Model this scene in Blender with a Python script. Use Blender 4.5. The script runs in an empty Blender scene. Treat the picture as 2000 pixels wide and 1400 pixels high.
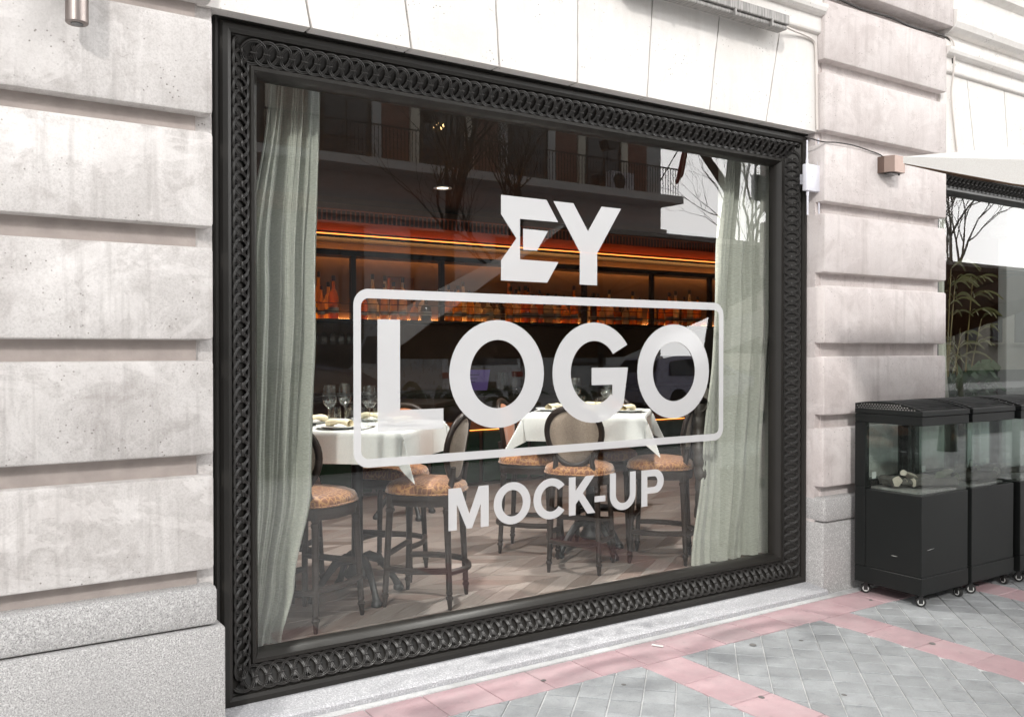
import bpy, bmesh, math, random
from mathutils import Vector, Matrix
from mathutils.geometry import tessellate_polygon
random.seed(7)
S = bpy.context.scene
COL = S.collection
R = math.radians
PI = math.pi

# ------------------------------------------------------------------ camera, sky, sun, exposure
cam_d = bpy.data.cameras.new('camera'); cam = bpy.data.objects.new('camera', cam_d); COL.objects.link(cam)
cam_d.sensor_width = 36.0; cam_d.lens = 31.5; cam_d.clip_start = 0.05; cam_d.clip_end = 600
cam.location = (0, 0, 1.5)
cam.rotation_euler = (R(90 - 0.589), 0, -R(33.44))
S.camera = cam

SUN_EL, SUN_AZ = R(29), R(221)          # azimuth clockwise from +Y
w = bpy.data.worlds.new('World'); S.world = w; w.use_nodes = True
nt = w.node_tree; nt.nodes.clear()
sky = nt.nodes.new('ShaderNodeTexSky'); sky.sky_type = 'NISHITA'; sky.sun_disc = False
sky.sun_elevation = SUN_EL; sky.sun_rotation = SUN_AZ; sky.dust_density = 4.0; sky.air_density = 1.0; sky.ozone_density = 1.0
hs = nt.nodes.new('ShaderNodeHueSaturation'); hs.inputs['Saturation'].default_value = 0.22
bg = nt.nodes.new('ShaderNodeBackground'); bg.inputs['Strength'].default_value = 0.15
wo = nt.nodes.new('ShaderNodeOutputWorld')
# thin bright cloud over the whole sky, thicker and thinner in places
tcw = nt.nodes.new('ShaderNodeTexCoord'); nz = nt.nodes.new('ShaderNodeTexNoise'); nz.inputs['Scale'].default_value = 2.2; nz.inputs['Detail'].default_value = 6
cr = nt.nodes.new('ShaderNodeValToRGB'); cr.color_ramp.elements[0].position = .3; cr.color_ramp.elements[0].color = (7.5, 7.7, 8.0, 1); cr.color_ramp.elements[1].position = .7; cr.color_ramp.elements[1].color = (10.5, 10.4, 10.2, 1)
ad = nt.nodes.new('ShaderNodeMix'); ad.data_type = 'RGBA'; ad.inputs[0].default_value = .82; ad.clamp_result = False
nt.links.new(tcw.outputs['Generated'], nz.inputs['Vector']); nt.links.new(nz.outputs['Fac'], cr.inputs[0])
nt.links.new(sky.outputs[0], hs.inputs['Color']); nt.links.new(hs.outputs[0], ad.inputs[6]); nt.links.new(cr.outputs[0], ad.inputs[7])
# bright patch added low in the right-hand sky, to whiten the window reflection
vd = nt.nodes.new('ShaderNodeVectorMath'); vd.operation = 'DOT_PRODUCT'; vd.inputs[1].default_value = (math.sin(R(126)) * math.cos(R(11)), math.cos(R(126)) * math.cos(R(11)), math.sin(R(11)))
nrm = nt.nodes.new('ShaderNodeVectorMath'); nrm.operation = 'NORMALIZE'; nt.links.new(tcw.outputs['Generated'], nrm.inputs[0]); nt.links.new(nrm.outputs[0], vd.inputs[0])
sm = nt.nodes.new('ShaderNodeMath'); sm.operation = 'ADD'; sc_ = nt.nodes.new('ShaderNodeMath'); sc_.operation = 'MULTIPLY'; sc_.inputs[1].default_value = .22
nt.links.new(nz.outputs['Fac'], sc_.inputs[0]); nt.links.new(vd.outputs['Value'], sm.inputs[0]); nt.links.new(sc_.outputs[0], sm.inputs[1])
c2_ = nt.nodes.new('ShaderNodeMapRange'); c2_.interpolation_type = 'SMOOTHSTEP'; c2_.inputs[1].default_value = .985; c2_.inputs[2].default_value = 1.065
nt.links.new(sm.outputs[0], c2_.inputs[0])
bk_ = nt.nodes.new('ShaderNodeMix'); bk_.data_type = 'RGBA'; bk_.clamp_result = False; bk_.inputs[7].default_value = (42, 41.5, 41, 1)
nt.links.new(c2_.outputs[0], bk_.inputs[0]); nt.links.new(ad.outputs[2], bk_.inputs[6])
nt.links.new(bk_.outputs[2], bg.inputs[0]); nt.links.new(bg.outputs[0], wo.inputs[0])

sun_d = bpy.data.lights.new('sun', 'SUN'); sun_d.energy = 1.5; sun_d.angle = R(4); sun_d.color = (1.0, 0.97, 0.935)
sun = bpy.data.objects.new('sun', sun_d); COL.objects.link(sun); sun.location = (-20, -25, 25)
tosun = Vector((math.sin(SUN_AZ) * math.cos(SUN_EL), math.cos(SUN_AZ) * math.cos(SUN_EL), math.sin(SUN_EL)))
sun.rotation_euler = tosun.to_track_quat('Z', 'Y').to_euler()

S.view_settings.view_transform = 'Standard'; S.view_settings.look = 'None'
S.view_settings.exposure = 0.34; S.view_settings.gamma = 1.0; S.view_settings.use_curve_mapping = False
S.cycles.use_denoising = True
S.cycles.max_bounces = 10; S.cycles.diffuse_bounces = 4; S.cycles.glossy_bounces = 4
S.cycles.transparent_max_bounces = 24; S.cycles.transmission_bounces = 8
S.cycles.sample_clamp_indirect = 6.0; S.cycles.caustics_reflective = False; S.cycles.caustics_refractive = False

def pix(p):                              # where a point shows, only used to leave out what no view reaches
    x, y, z = p[0], p[1], p[2] - 1.5
    zc = x * .551 + y * .8345 - z * .0103
    if zc < .1: return None
    return 1000 + 1750 * (x * .8345 - y * .551) / zc, 682 - 1750 * z / zc

# ------------------------------------------------------------------ helpers
def link(o): COL.objects.link(o); return o

class MB:
    def __init__(s): s.v = []; s.f = []; s.m = []
    def add(s, vs, fs, mi=0):
        k = len(s.v); s.v += [tuple(v) for v in vs]
        for f in fs: s.f.append(tuple(i + k for i in f)); s.m.append(mi)
        return s
    def box(s, x0, x1, y0, y1, z0, z1, b=0, seg=1, mi=0, mat=None):
        if b > 0:
            bm = bmesh.new(); bmesh.ops.create_cube(bm, size=1)
            for v in bm.verts:
                v.co = Vector(((x0 + x1) / 2 + v.co.x * (x1 - x0), (y0 + y1) / 2 + v.co.y * (y1 - y0), (z0 + z1) / 2 + v.co.z * (z1 - z0)))
            bmesh.ops.bevel(bm, geom=bm.edges[:], offset=b, segments=seg, profile=.5, affect='EDGES')
            bm.verts.ensure_lookup_table(); bm.verts.index_update()
            vs = [v.co.copy() for v in bm.verts]; fs = [[v.index for v in f.verts] for f in bm.faces]; bm.free()
        else:
            vs = [Vector(p) for p in ((x0, y0, z0), (x1, y0, z0), (x1, y1, z0), (x0, y1, z0), (x0, y0, z1), (x1, y0, z1), (x1, y1, z1), (x0, y1, z1))]
            fs = [(3, 2, 1, 0), (4, 5, 6, 7), (0, 1, 5, 4), (1, 2, 6, 5), (2, 3, 7, 6), (3, 0, 4, 7)]
        if mat is not None: vs = [mat @ v for v in vs]
        return s.add(vs, fs, mi)
    def tube(s, pts, rad, n=8, closed=False, caps=True, mi=0, sx=1.0, ref=None):
        pts = [Vector(p) for p in pts]; N = len(pts)
        if not hasattr(rad, '__len__'): rad = [rad] * N
        vs = []; prev = None
        for i, p in enumerate(pts):
            if closed: t = pts[(i + 1) % N] - pts[i - 1]
            else: t = pts[min(i + 1, N - 1)] - pts[max(i - 1, 0)]
            if t.length < 1e-9: t = Vector((0, 0, 1))
            t.normalize()
            if ref is not None: a = Vector(ref)
            elif prev is None: a = Vector((0, 0, 1)) if abs(t.z) < .9 else Vector((1, 0, 0))
            else: a = prev
            a = a - t * a.dot(t)
            if a.length < 1e-6: a = t.orthogonal()
            a.normalize(); prev = a
            b = t.cross(a)
            for j in range(n):
                th = 2 * PI * j / n
                vs.append(p + a * math.cos(th) * rad[i] * sx + b * math.sin(th) * rad[i])
        fs = []
        for i in range(N if closed else N - 1):
            i2 = (i + 1) % N
            for j in range(n):
                j2 = (j + 1) % n
                fs.append((i * n + j, i * n + j2, i2 * n + j2, i2 * n + j))
        if caps and not closed:
            fs.append(tuple(range(n - 1, -1, -1))); fs.append(tuple((N - 1) * n + j for j in range(n)))
        return s.add(vs, fs, mi)
    def lathe(s, prof, n=16, c=(0, 0, 0), mi=0, sy=1.0, capb=True, capt=True):
        vs = []
        for r, z in prof:
            for j in range(n):
                th = 2 * PI * j / n
                vs.append((c[0] + r * math.cos(th), c[1] + sy * r * math.sin(th), c[2] + z))
        fs = []
        for i in range(len(prof) - 1):
            for j in range(n):
                j2 = (j + 1) % n
                fs.append((i * n + j, i * n + j2, (i + 1) * n + j2, (i + 1) * n + j))
        if capb and prof[0][0] > 1e-5: fs.append(tuple(range(n - 1, -1, -1)))
        if capt and prof[-1][0] > 1e-5: fs.append(tuple((len(prof) - 1) * n + j for j in range(n)))
        return s.add(vs, fs, mi)
    def prism(s, poly, f0, f1, mi=0):                # poly: list of 2D; f0/f1 map (a,b)->3D for the two ends
        n = len(poly)
        vs = [f0(*p) for p in poly] + [f1(*p) for p in poly]
        fs = [tuple(range(n - 1, -1, -1)), tuple(range(n, 2 * n))]
        for i in range(n): fs.append((i, (i + 1) % n, n + (i + 1) % n, n + i))
        return s.add(vs, fs, mi)
    def grid(s, fn, nu, nv, mi=0, closeu=False):
        vs = [fn(i / nu, j / nv) for j in range(nv + 1) for i in range(nu + (0 if closeu else 1))]
        W = nu if closeu else nu + 1
        fs = []
        for j in range(nv):
            for i in range(nu):
                i2 = (i + 1) % W if closeu else i + 1
                fs.append((j * W + i, j * W + i2, (j + 1) * W + i2, (j + 1) * W + i))
        return s.add(vs, fs, mi)
    def xform(s, M): s.v = [tuple(M @ Vector(v)) for v in s.v]; return s
    def mesh(s, name, mats, smooth=False, fix=True):
        me = bpy.data.meshes.new(name); me.from_pydata(s.v, [], s.f)
        if not isinstance(mats, (list, tuple)): mats = [mats]
        for m in mats: me.materials.append(m)
        if len(mats) > 1: me.polygons.foreach_set('material_index', s.m)
        if fix:
            bm = bmesh.new(); bm.from_mesh(me); bmesh.ops.recalc_face_normals(bm, faces=bm.faces[:]); bm.to_mesh(me); bm.free()
        if smooth:
            me.polygons.foreach_set('use_smooth', [True] * len(me.polygons))
            if smooth != 'all':
                try: me.set_sharp_from_angle(angle=R(smooth if smooth is not True else 40))
                except Exception: pass
        me.update()
        return me
    def build(s, name, mats, parent=None, smooth=False, world=False, kind=None, label=None, fix=True):
        return place(name, s.mesh(name, mats, smooth, fix), parent, world=world, kind=kind, label=label)

def place(name, me, parent=None, loc=(0, 0, 0), rot=(0, 0, 0), world=False, kind=None, label=None, scale=None):
    o = link(bpy.data.objects.new(name, me)); o.location = loc; o.rotation_euler = rot
    if scale: o.scale = scale
    if parent:
        o.parent = parent
        if world and parent.parent is None: o.matrix_parent_inverse = parent.matrix_basis.inverted()
    if kind: o['kind'] = kind
    if label: o['label'] = label
    return o

def tag(o, label, cat, group=None):
    o['label'] = label; o['category'] = cat
    if group: o['group'] = group
    return o

def thing(name, label, cat, loc=(0, 0, 0), rz=0, group=None):
    o = link(bpy.data.objects.new(name, None)); o.location = loc; o.rotation_euler = (0, 0, rz); o.empty_display_size = .1
    return tag(o, label, cat, group)

def dup(o, loc=None, rz=None, label=None, parent=None, scale=None):
    c = o.copy(); link(c)
    if parent: c.parent = parent
    if loc is not None: c.location = loc
    if rz is not None: c.rotation_euler = (0, 0, rz)
    if scale is not None: c.scale = scale
    if label: c['label'] = label
    for ch in list(o.children): dup(ch, parent=c)
    return c

# ------------------------------------------------------------------ materials
def rgb(c): return (c[0], c[1], c[2], 1.0)
class NT:
    def __init__(s, name):
        s.m = bpy.data.materials.new(name); s.m.use_nodes = True; s.t = s.m.node_tree; s.t.nodes.clear()
        s.out = s.n('ShaderNodeOutputMaterial')
    def n(s, ty, **kw):
        n = s.t.nodes.new(ty)
        for k, v in kw.items(): setattr(n, k, v)
        return n
    def l(s, a, b): s.t.links.new(a, b)
    def coord(s, kind='Object', scale=(1, 1, 1), rnd=False, rot=(0, 0, 0)):
        tc = s.n('ShaderNodeTexCoord'); mp = s.n('ShaderNodeMapping'); mp.inputs['Scale'].default_value = scale; mp.inputs['Rotation'].default_value = rot
        s.l(tc.outputs[kind], mp.inputs['Vector'])
        if rnd:
            oi = s.n('ShaderNodeObjectInfo'); mu = s.n('ShaderNodeVectorMath', operation='SCALE'); mu.inputs[0].default_value = (37, 91, 53)
            s.l(oi.outputs['Random'], mu.inputs['Scale']); s.l(mu.outputs[0], mp.inputs['Location'])
        return mp.outputs[0]
    def noise(s, vec, scale, detail=4, rough=.55, dist=0):
        n = s.n('ShaderNodeTexNoise'); n.inputs['Scale'].default_value = scale; n.inputs['Detail'].default_value = detail
        n.inputs['Roughness'].default_value = rough; n.inputs['Distortion'].default_value = dist
        s.l(vec, n.inputs['Vector']); return n.outputs['Fac']
    def voro(s, vec, scale, feature='F1', rand=1.0):
        n = s.n('ShaderNodeTexVoronoi', feature=feature); n.inputs['Scale'].default_value = scale; n.inputs['Randomness'].default_value = rand
        s.l(vec, n.inputs['Vector']); return n
    def ramp(s, fac, stops):
        n = s.n('ShaderNodeValToRGB'); e = n.color_ramp.elements
        while len(e) < len(stops): e.new(.5)
        for el, (p, c) in zip(e, stops):
            el.position = p; el.color = rgb(c) if hasattr(c, '__len__') else (c, c, c, 1)
        s.l(fac, n.inputs[0]); return n.outputs[0]
    def mix(s, fac, a, b, mode='MIX'):
        n = s.n('ShaderNodeMix', data_type='RGBA', blend_type=mode)
        for sock, v in ((n.inputs[0], fac), (n.inputs[6], a), (n.inputs[7], b)):
            if hasattr(v, 'links'): s.l(v, sock)
            elif hasattr(v, '__len__'): sock.default_value = rgb(v)
            else: sock.default_value = v
        return n.outputs[2]
    def math(s, op, a, b=0.0):
        n = s.n('ShaderNodeMath', operation=op)
        for sock, v in zip(n.inputs, (a, b)):
            if hasattr(v, 'links'): s.l(v, sock)
            else: sock.default_value = v
        return n.outputs[0]
    def rand(s): return s.n('ShaderNodeObjectInfo').outputs['Random']
    def bump(s, h, strength=.3, dist=.01):
        n = s.n('ShaderNodeBump'); n.inputs['Strength'].default_value = strength; n.inputs['Distance'].default_value = dist
        s.l(h, n.inputs['Height']); return n.outputs[0]
    def pbr(s, col, rough=.6, metal=0, nor=None, spec=.5, coat=0, sheen=0, trans=0, sub=0):
        p = s.n('ShaderNodeBsdfPrincipled')
        for k, v in (('Base Color', col), ('Roughness', rough), ('Metallic', metal), ('Specular IOR Level', spec), ('Coat Weight', coat), ('Sheen Weight', sheen)):
            if hasattr(v, 'links'): s.l(v, p.inputs[k])
            elif hasattr(v, '__len__'): p.inputs[k].default_value = rgb(v)
            else: p.inputs[k].default_value = v
        if nor is not None: s.l(nor, p.inputs['Normal'])
        return p.outputs[0]
    def fin(s, sh): s.l(sh, s.out.inputs['Surface']); return s.m

def plain(name, col, rough=.5, metal=0, var=.18, scale=6, bump=.08, bs=60, spec=.5, coat=0, rnd=.12):
    t = NT(name); v = t.coord(rnd=True)
    f = t.noise(v, scale, 5); c = t.mix(f, [x * (1 - var) for x in col], [min(1, x * (1 + var)) for x in col])
    if rnd:
        k = t.math('ADD', t.math('MULTIPLY', t.rand(), rnd * 2), 1 - rnd); c = t.mix(1.0, c, k, 'MULTIPLY')
    h = t.noise(v, bs, 3)
    r = t.math('ADD', t.math('MULTIPLY', f, .15), rough - .07)
    return t.fin(t.pbr(c, r, metal, t.bump(h, bump, .004) if bump else None, spec, coat))

def m_limestone(name, a, b, stain, dirt=1.0, rough_tool=.35):
    t = NT(name); v = t.coord(rnd=True); vz = t.coord(scale=(9, 9, .7), rnd=True)
    big = t.noise(v, 2.6, 6, .62, .3); fine = t.noise(v, 150, 4, .7)
    c = t.mix(t.ramp(big, [(.35, 0.0), (.62, 1.0)]), a, b)
    c = t.mix(t.math('MULTIPLY', t.ramp(t.noise(v, 7.5, 6, .68, .8), [(.50, 0.0), (.66, 1.0)]), .5 * dirt), c, stain)
    c = t.mix(t.math('MULTIPLY', t.ramp(t.noise(vz, 1.6, 5, .6), [(.56, 0.0), (.72, 1.0)]), .35), c, [x * 1.18 for x in b])
    c = t.mix(t.math('MULTIPLY', t.ramp(fine, [(.34, 1.0), (.56, 0.0)]), .30 * dirt), c, [x * .7 for x in stain])
    c = t.mix(t.math('MULTIPLY', t.ramp(t.noise(t.coord(scale=(.8, .8, 1.5), rnd=True), 1.9, 9, .7, .9), [(.52, 0.0), (.545, 1.0)]), .35 * dirt), c, [min(.8, x * 1.15) for x in b])
    pits = t.voro(v, 42).outputs['Distance']
    mask = t.ramp(t.noise(v, 4.5, 3), [(.5, 0.0), (.62, 1.0)])
    pit = t.math('MULTIPLY', t.ramp(pits, [(.10, 1.0), (.17, 0.0)]), mask)
    c = t.mix(t.math('MULTIPLY', pit, .7), c, (.12, .1, .085))
    wv = t.n('ShaderNodeVectorMath', operation='ADD'); nn = t.n('ShaderNodeTexNoise'); nn.inputs['Scale'].default_value = 5; nn.inputs['Detail'].default_value = 6; t.l(v, nn.inputs['Vector']); t.l(v, wv.inputs[0]); t.l(nn.outputs['Color'], wv.inputs[1])
    crk = t.ramp(t.voro(wv.outputs[0], 1.1, 'DISTANCE_TO_EDGE').outputs['Distance'], [(.0, 1.0), (.006, 0.0)])
    crm = t.ramp(t.noise(v, 2.1, 2), [(.6, 0.0), (.66, 1.0)])
    c = t.mix(t.math('MULTIPLY', t.math('MULTIPLY', crk, crm), .45), c, (.2, .17, .15))
    c = t.mix(t.math('MULTIPLY', t.ramp(t.noise(t.coord(scale=(1.3, 1.3, 1.3), rnd=True), 1.7, 8, .72, 1.5), [(.56, 0.0), (.61, 1.0)]), .26 * dirt), c, [min(.8, x * 1.25) for x in b])
    c = t.mix(t.math('MULTIPLY', t.ramp(t.noise(t.coord(scale=(14, 14, .9), rnd=True), 1.3, 5, .6), [(.55, 0.0), (.72, 1.0)]), .45 * dirt), c, [x * .8 for x in stain])
    k = t.math('ADD', t.math('MULTIPLY', t.rand(), .16 * dirt), 1 - .09 * dirt); c = t.mix(1.0, c, k, 'MULTIPLY')
    h = t.math('SUBTRACT', t.math('ADD', t.math('MULTIPLY', fine, .5), t.math('MULTIPLY', t.noise(v, 22, 5, .65), .6)), t.math('MULTIPLY', pit, .6))
    return t.fin(t.pbr(c, .85, 0, t.bump(h, rough_tool, .008), .25))

def m_granite(name, base, dark, light, s=150):
    t = NT(name); v = t.coord(rnd=True)
    a = t.noise(v, s, 3, .7); b = t.noise(v, s * .6, 2, .6); big = t.noise(v, 3, 5)
    c = t.mix(t.ramp(a, [(.40, 0.0), (.50, 1.0)]), dark, base)
    c = t.mix(t.ramp(b, [(.54, 0.0), (.62, 1.0)]), c, light)
    c = t.mix(t.math('MULTIPLY', t.ramp(big, [(.35, 0.0), (.7, 1.0)]), .35), c, [x * .75 for x in base])
    return t.fin(t.pbr(c, .8, 0, t.bump(a, .35, .006), .3))

MAT = {}
MAT['lime'] = m_limestone('limestone', (.48, .455, .44), (.61, .585, .57), (.33, .30, .285))
MAT['lime_pink'] = m_limestone('pinkish limestone', (.56, .505, .49), (.66, .61, .595), (.42, .365, .35), dirt=.7)
MAT['lintel'] = m_limestone('cream limestone', (.69, .66, .63), (.74, .715, .69), (.54, .50, .465), dirt=.35, rough_tool=.15)
MAT['mortar'] = plain('mortar recess', (.40, .35, .325), .9, bump=.5, var=.35, scale=9)
MAT['dirt_joint'] = plain('dark joint', (.05, .042, .036), .95)
MAT['granite'] = m_granite('granite plinth', (.46, .45, .445), (.20, .195, .195), (.62, .615, .605), 240)
MAT['sill'] = m_granite('granite sill', (.46, .46, .48), (.28, .28, .295), (.62, .62, .635), 200)
MAT['frame'] = plain('frame enamel', (.019, .0175, .0155), .38, var=.3, bump=.08, bs=120, spec=.32, rnd=0)
MAT['ring'] = plain('cast ring enamel', (.025, .0235, .022), .34, var=.35, bump=.15, bs=200, spec=.42, rnd=0)

def schlick(t, r0):
    lw = t.n('ShaderNodeLayerWeight'); lw.inputs[0].default_value = .5
    return t.math('ADD', t.math('MULTIPLY', t.math('POWER', lw.outputs['Facing'], 5.0), 1 - r0), r0)
def m_glass(name, r0, tint, rough=0.0, wav=0.0):
    t = NT(name)
    tr = t.n('ShaderNodeBsdfTransparent'); tr.inputs[0].default_value = rgb(tint)
    gl = t.n('ShaderNodeBsdfGlossy'); gl.inputs['Roughness'].default_value = rough; gl.inputs[0].default_value = (1, 1, 1, 1)
    if wav:
        nb = t.bump(t.noise(t.coord(), 1.1, 1), wav, .02); t.l(nb, gl.inputs['Normal'])
    mx = t.n('ShaderNodeMixShader'); f = schlick(t, r0)
    t.l(f, mx.inputs[0]); t.l(tr.outputs[0], mx.inputs[1]); t.l(gl.outputs[0], mx.inputs[2])
    return t.fin(mx.outputs[0])
MAT['glass'] = m_glass('window glass', .082, (.94, .96, .945), wav=.01)
t = NT('glass body'); tr = t.n('ShaderNodeBsdfTransparent'); MAT['clear'] = t.fin(tr.outputs[0])
MAT['case_glass'] = m_glass('case glass', .045, (.92, .95, .935))
MAT['tableglass'] = m_glass('table glass', .05, (.96, .97, .965))
t = NT('white vinyl'); tr = t.n('ShaderNodeBsdfTransparent'); di = t.pbr((.60, .60, .605), .12, 0, None, .5)
mx = t.n('ShaderNodeMixShader'); mx.inputs[0].default_value = .9; t.l(tr.outputs[0], mx.inputs[1]); t.l(di, mx.inputs[2]); MAT['vinyl'] = t.fin(mx.outputs[0])

def m_fabric(name, a, b, sc=(60, 60, 9), thr=(.4, .6), rough=.9, bump=.25, transl=0, sheen=.2):
    t = NT(name); v = t.coord(scale=sc, rnd=True); f = t.noise(v, 6, 4, .6)
    c = t.mix(t.ramp(f, [(thr[0], 0.0), (thr[1], 1.0)]), a, b)
    c = t.mix(t.math('MULTIPLY', t.noise(t.coord(), 4, 3), .3), c, [x * .8 for x in a])
    sh = t.pbr(c, rough, 0, t.bump(f, bump, .004), .2, 0, sheen)
    if transl:
        tl = t.n('ShaderNodeBsdfTranslucent'); t.l(c, tl.inputs[0]); mx = t.n('ShaderNodeMixShader'); mx.inputs[0].default_value = transl
        t.l(sh, mx.inputs[1]); t.l(tl.outputs[0], mx.inputs[2]); sh = mx.outputs[0]
    return t.fin(sh)
MAT['curtain'] = m_fabric('sage velvet', (.38, .39, .34), (.52, .525, .465), (8, 8, 60), sheen=.5, transl=.08)
MAT['linen'] = m_fabric('linen weave', (.23, .175, .135), (.43, .355, .29), (25, 25, 120), (.38, .62))
MAT['cloth'] = m_fabric('table linen', (.76, .77, .745), (.84, .845, .82), (30, 30, 30), bump=.1, transl=.12)
MAT['napkin'] = m_fabric('napkin linen', (.72, .62, .42), (.82, .73, .52), (30, 30, 30))
MAT['jacket'] = plain('quilted nylon', (.055, .047, .04), .45, bump=.2)
t = NT('croc velvet'); v = t.coord(rnd=True, scale=(1, 1, .4)); vd = t.voro(v, 42, 'DISTANCE_TO_EDGE', .75).outputs['Distance']
c = t.mix(t.ramp(vd, [(.03, 0.0), (.12, 1.0)]), (.42, .21, .075), t.mix(t.noise(v, 14, 3), (.16, .052, .018), (.24, .09, .034)))
MAT['croc'] = t.fin(t.pbr(c, .55, 0, t.bump(vd, .4, .01), .35, 0, .4))
MAT['orange_back'] = m_fabric('rust velvet', (.36, .13, .06), (.48, .20, .10), (40, 40, 40))
t = NT('dark stained wood'); v = t.coord(scale=(30, 30, 2), rnd=True); f = t.noise(v, 5, 4, .6)
MAT['darkwood'] = t.fin(t.pbr(t.mix(f, (.011, .0075, .006), (.036, .022, .016)), .42, 0, t.bump(f, .1, .003), .28))
MAT['iron'] = plain('cast iron', (.013, .013, .013), .42, bump=.25, bs=90)
MAT['steel'] = plain('brushed steel', (.27, .235, .22), .38, 1.0, var=.1, bs=300)
MAT['copper'] = plain('copper steel', (.24, .18, .155), .4, 1.0, var=.15)
MAT['white_plastic'] = plain('white plastic', (.70, .70, .76), .45, bump=.02, var=.04)
t = NT('weathered grey metal'); v = t.coord(scale=(60, 3, 3)); f = t.noise(v, 2.2, 5, .65)
MAT['grey_metal'] = t.fin(t.pbr(t.mix(t.ramp(f, [(.35, 0.0), (.62, 1.0)]), (.16, .155, .15), (.36, .345, .33)), .55, .2, None, .3))
MAT['cable'] = plain('black cable', (.03, .027, .025), .6, bump=0)
MAT['cable_light'] = plain('painted cable', (.55, .51, .48), .7, bump=0)
# planks and pavers: each piece differs by its object random value
t = NT('oak plank'); v = t.coord(scale=(3, 34, 3), rnd=True); f = t.noise(v, 3, 5, .6, .4)
pal = t.ramp(t.rand(), [(0, (.17, .132, .11)), (.3, (.29, .25, .225)), (.6, (.37, .315, .285)), (.8, (.235, .175, .15)), (1, (.46, .415, .385))])
c = t.mix(f, t.mix(1.0, pal, (.55, .5, .48), 'MULTIPLY'), t.mix(1.0, pal, (1.2, 1.2, 1.2), 'MULTIPLY'))
MAT['plank'] = t.fin(t.pbr(c, .42, 0, t.bump(f, .12, .003), .4))
def m_paver(name, a, b, dirt, bs):
    t = NT(name); v = t.coord('Object', rnd=True); f = t.noise(v, 9, 5, .6); g = t.noise(v, bs, 3, .7)
    c = t.mix(t.ramp(f, [(.3, 0.0), (.7, 1.0)]), a, b)
    c = t.mix(t.math('MULTIPLY', t.ramp(g, [(.35, 1.0), (.55, 0.0)]), .35), c, dirt)
    c = t.mix(t.math('MULTIPLY', t.ramp(t.noise(v, 3.2, 4), [(.52, 0.0), (.7, 1.0)]), .5), c, dirt)
    k = t.math('ADD', t.math('MULTIPLY', t.rand(), .13), .935); c = t.mix(1.0, c, k, 'MULTIPLY')
    wp = t.n('ShaderNodeNewGeometry').outputs['Position']
    c = t.mix(t.math('MULTIPLY', t.ramp(t.noise(wp, 1.6, 7, .68, .6), [(.46, 0.0), (.66, 1.0)]), .42), c, [x * .8 for x in dirt])
    c = t.mix(t.math('MULTIPLY', t.ramp(t.noise(wp, 16, 5, .7), [(.58, 0.0), (.70, 1.0)]), .4), c, [x * .6 for x in dirt])
    return t.fin(t.pbr(c, .82, 0, t.bump(g, .35, .005), .3))
MAT['paver_grey'] = m_paver('grey paver', (.295, .307, .317), (.39, .404, .415), (.225, .23, .235), 130)
MAT['paver_red'] = m_paver('red paver', (.43, .28, .30), (.50, .35, .37), (.38, .32, .325), 170)
MAT['paving'] = m_paver('paving bed', (.52, .525, .53), (.62, .62, .62), (.3, .3, .3), 120)
MAT['asphalt'] = plain('asphalt', (.05, .05, .052), .85, bump=.5, bs=150)
MAT['black_case'] = None
t = NT('black powder coat'); v = t.coord(rnd=True); sc = t.ramp(t.noise(t.coord(scale=(1.2, 1.2, 30), rnd=True), 3.2, 2, .4), [(.735, 0.0), (.745, 1.0)])
ms = t.ramp(t.noise(v, 5, 2), [(.56, 0.0), (.6, 1.0)]); f = t.noise(v, 3, 4)
c = t.mix(t.math('MULTIPLY', t.math('MULTIPLY', sc, ms), .8), t.mix(f, (.0085, .0095, .0095), (.014, .0155, .015)), (.6, .6, .58))
MAT['black_case'] = t.fin(t.pbr(c, .45, 0, t.bump(t.noise(v, 180, 2), .06, .002), .22))
MAT['gum'] = plain('trodden gum', (.14, .135, .13), .9, bump=.2)
MAT['rubber'] = plain('rubber tyre', (.015, .015, .015), .7, bump=0)
MAT['wheelwhite'] = plain('white wheel', (.72, .72, .70), .4, bump=0)
MAT['log_bark'] = plain('ceramic bark', (.085, .078, .07), .95, var=.7, scale=30, bump=.8, bs=50)
MAT['log_end'] = plain('ceramic cut wood', (.50, .44, .37), .9, var=.2, scale=25, bump=.4)
MAT['brown_wall'] = plain('dark brown panelling', (.06, .035, .02), .5, var=.2)
MAT['bar_back'] = plain('bronze panelling', (.14, .075, .04), .5, var=.3)
MAT['ceiling'] = plain('dark ceiling', (.011, .0105, .009), .8)
MAT['column'] = plain('grey painted column', (.13, .135, .13), .6, bump=.05)
MAT['green_tile'] = plain('glazed green panel', (.012, .04, .018), .2, var=.4, scale=12)
MAT['copper_paint'] = plain('terracotta lacquer', (.40, .125, .045), .35)
def emit(name, col, st):
    t = NT(name); e = t.n('ShaderNodeEmission'); e.inputs[0].default_value = rgb(col); e.inputs[1].default_value = st; return t.fin(e.outputs[0])
MAT['led'] = emit('warm led strip', (1.0, .22, .04), 3.2)
MAT['led_shelf'] = emit('warm shelf led', (1.0, .44, .13), 12)
MAT['led_low'] = emit('warm led strip low', (1.0, .27, .05), 4)
MAT['lamp_lens'] = emit('lit lamp lens', (1.0, .85, .65), 5)
MAT['bulb'] = emit('lit bulb', (1.0, .62, .25), 25)
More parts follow.
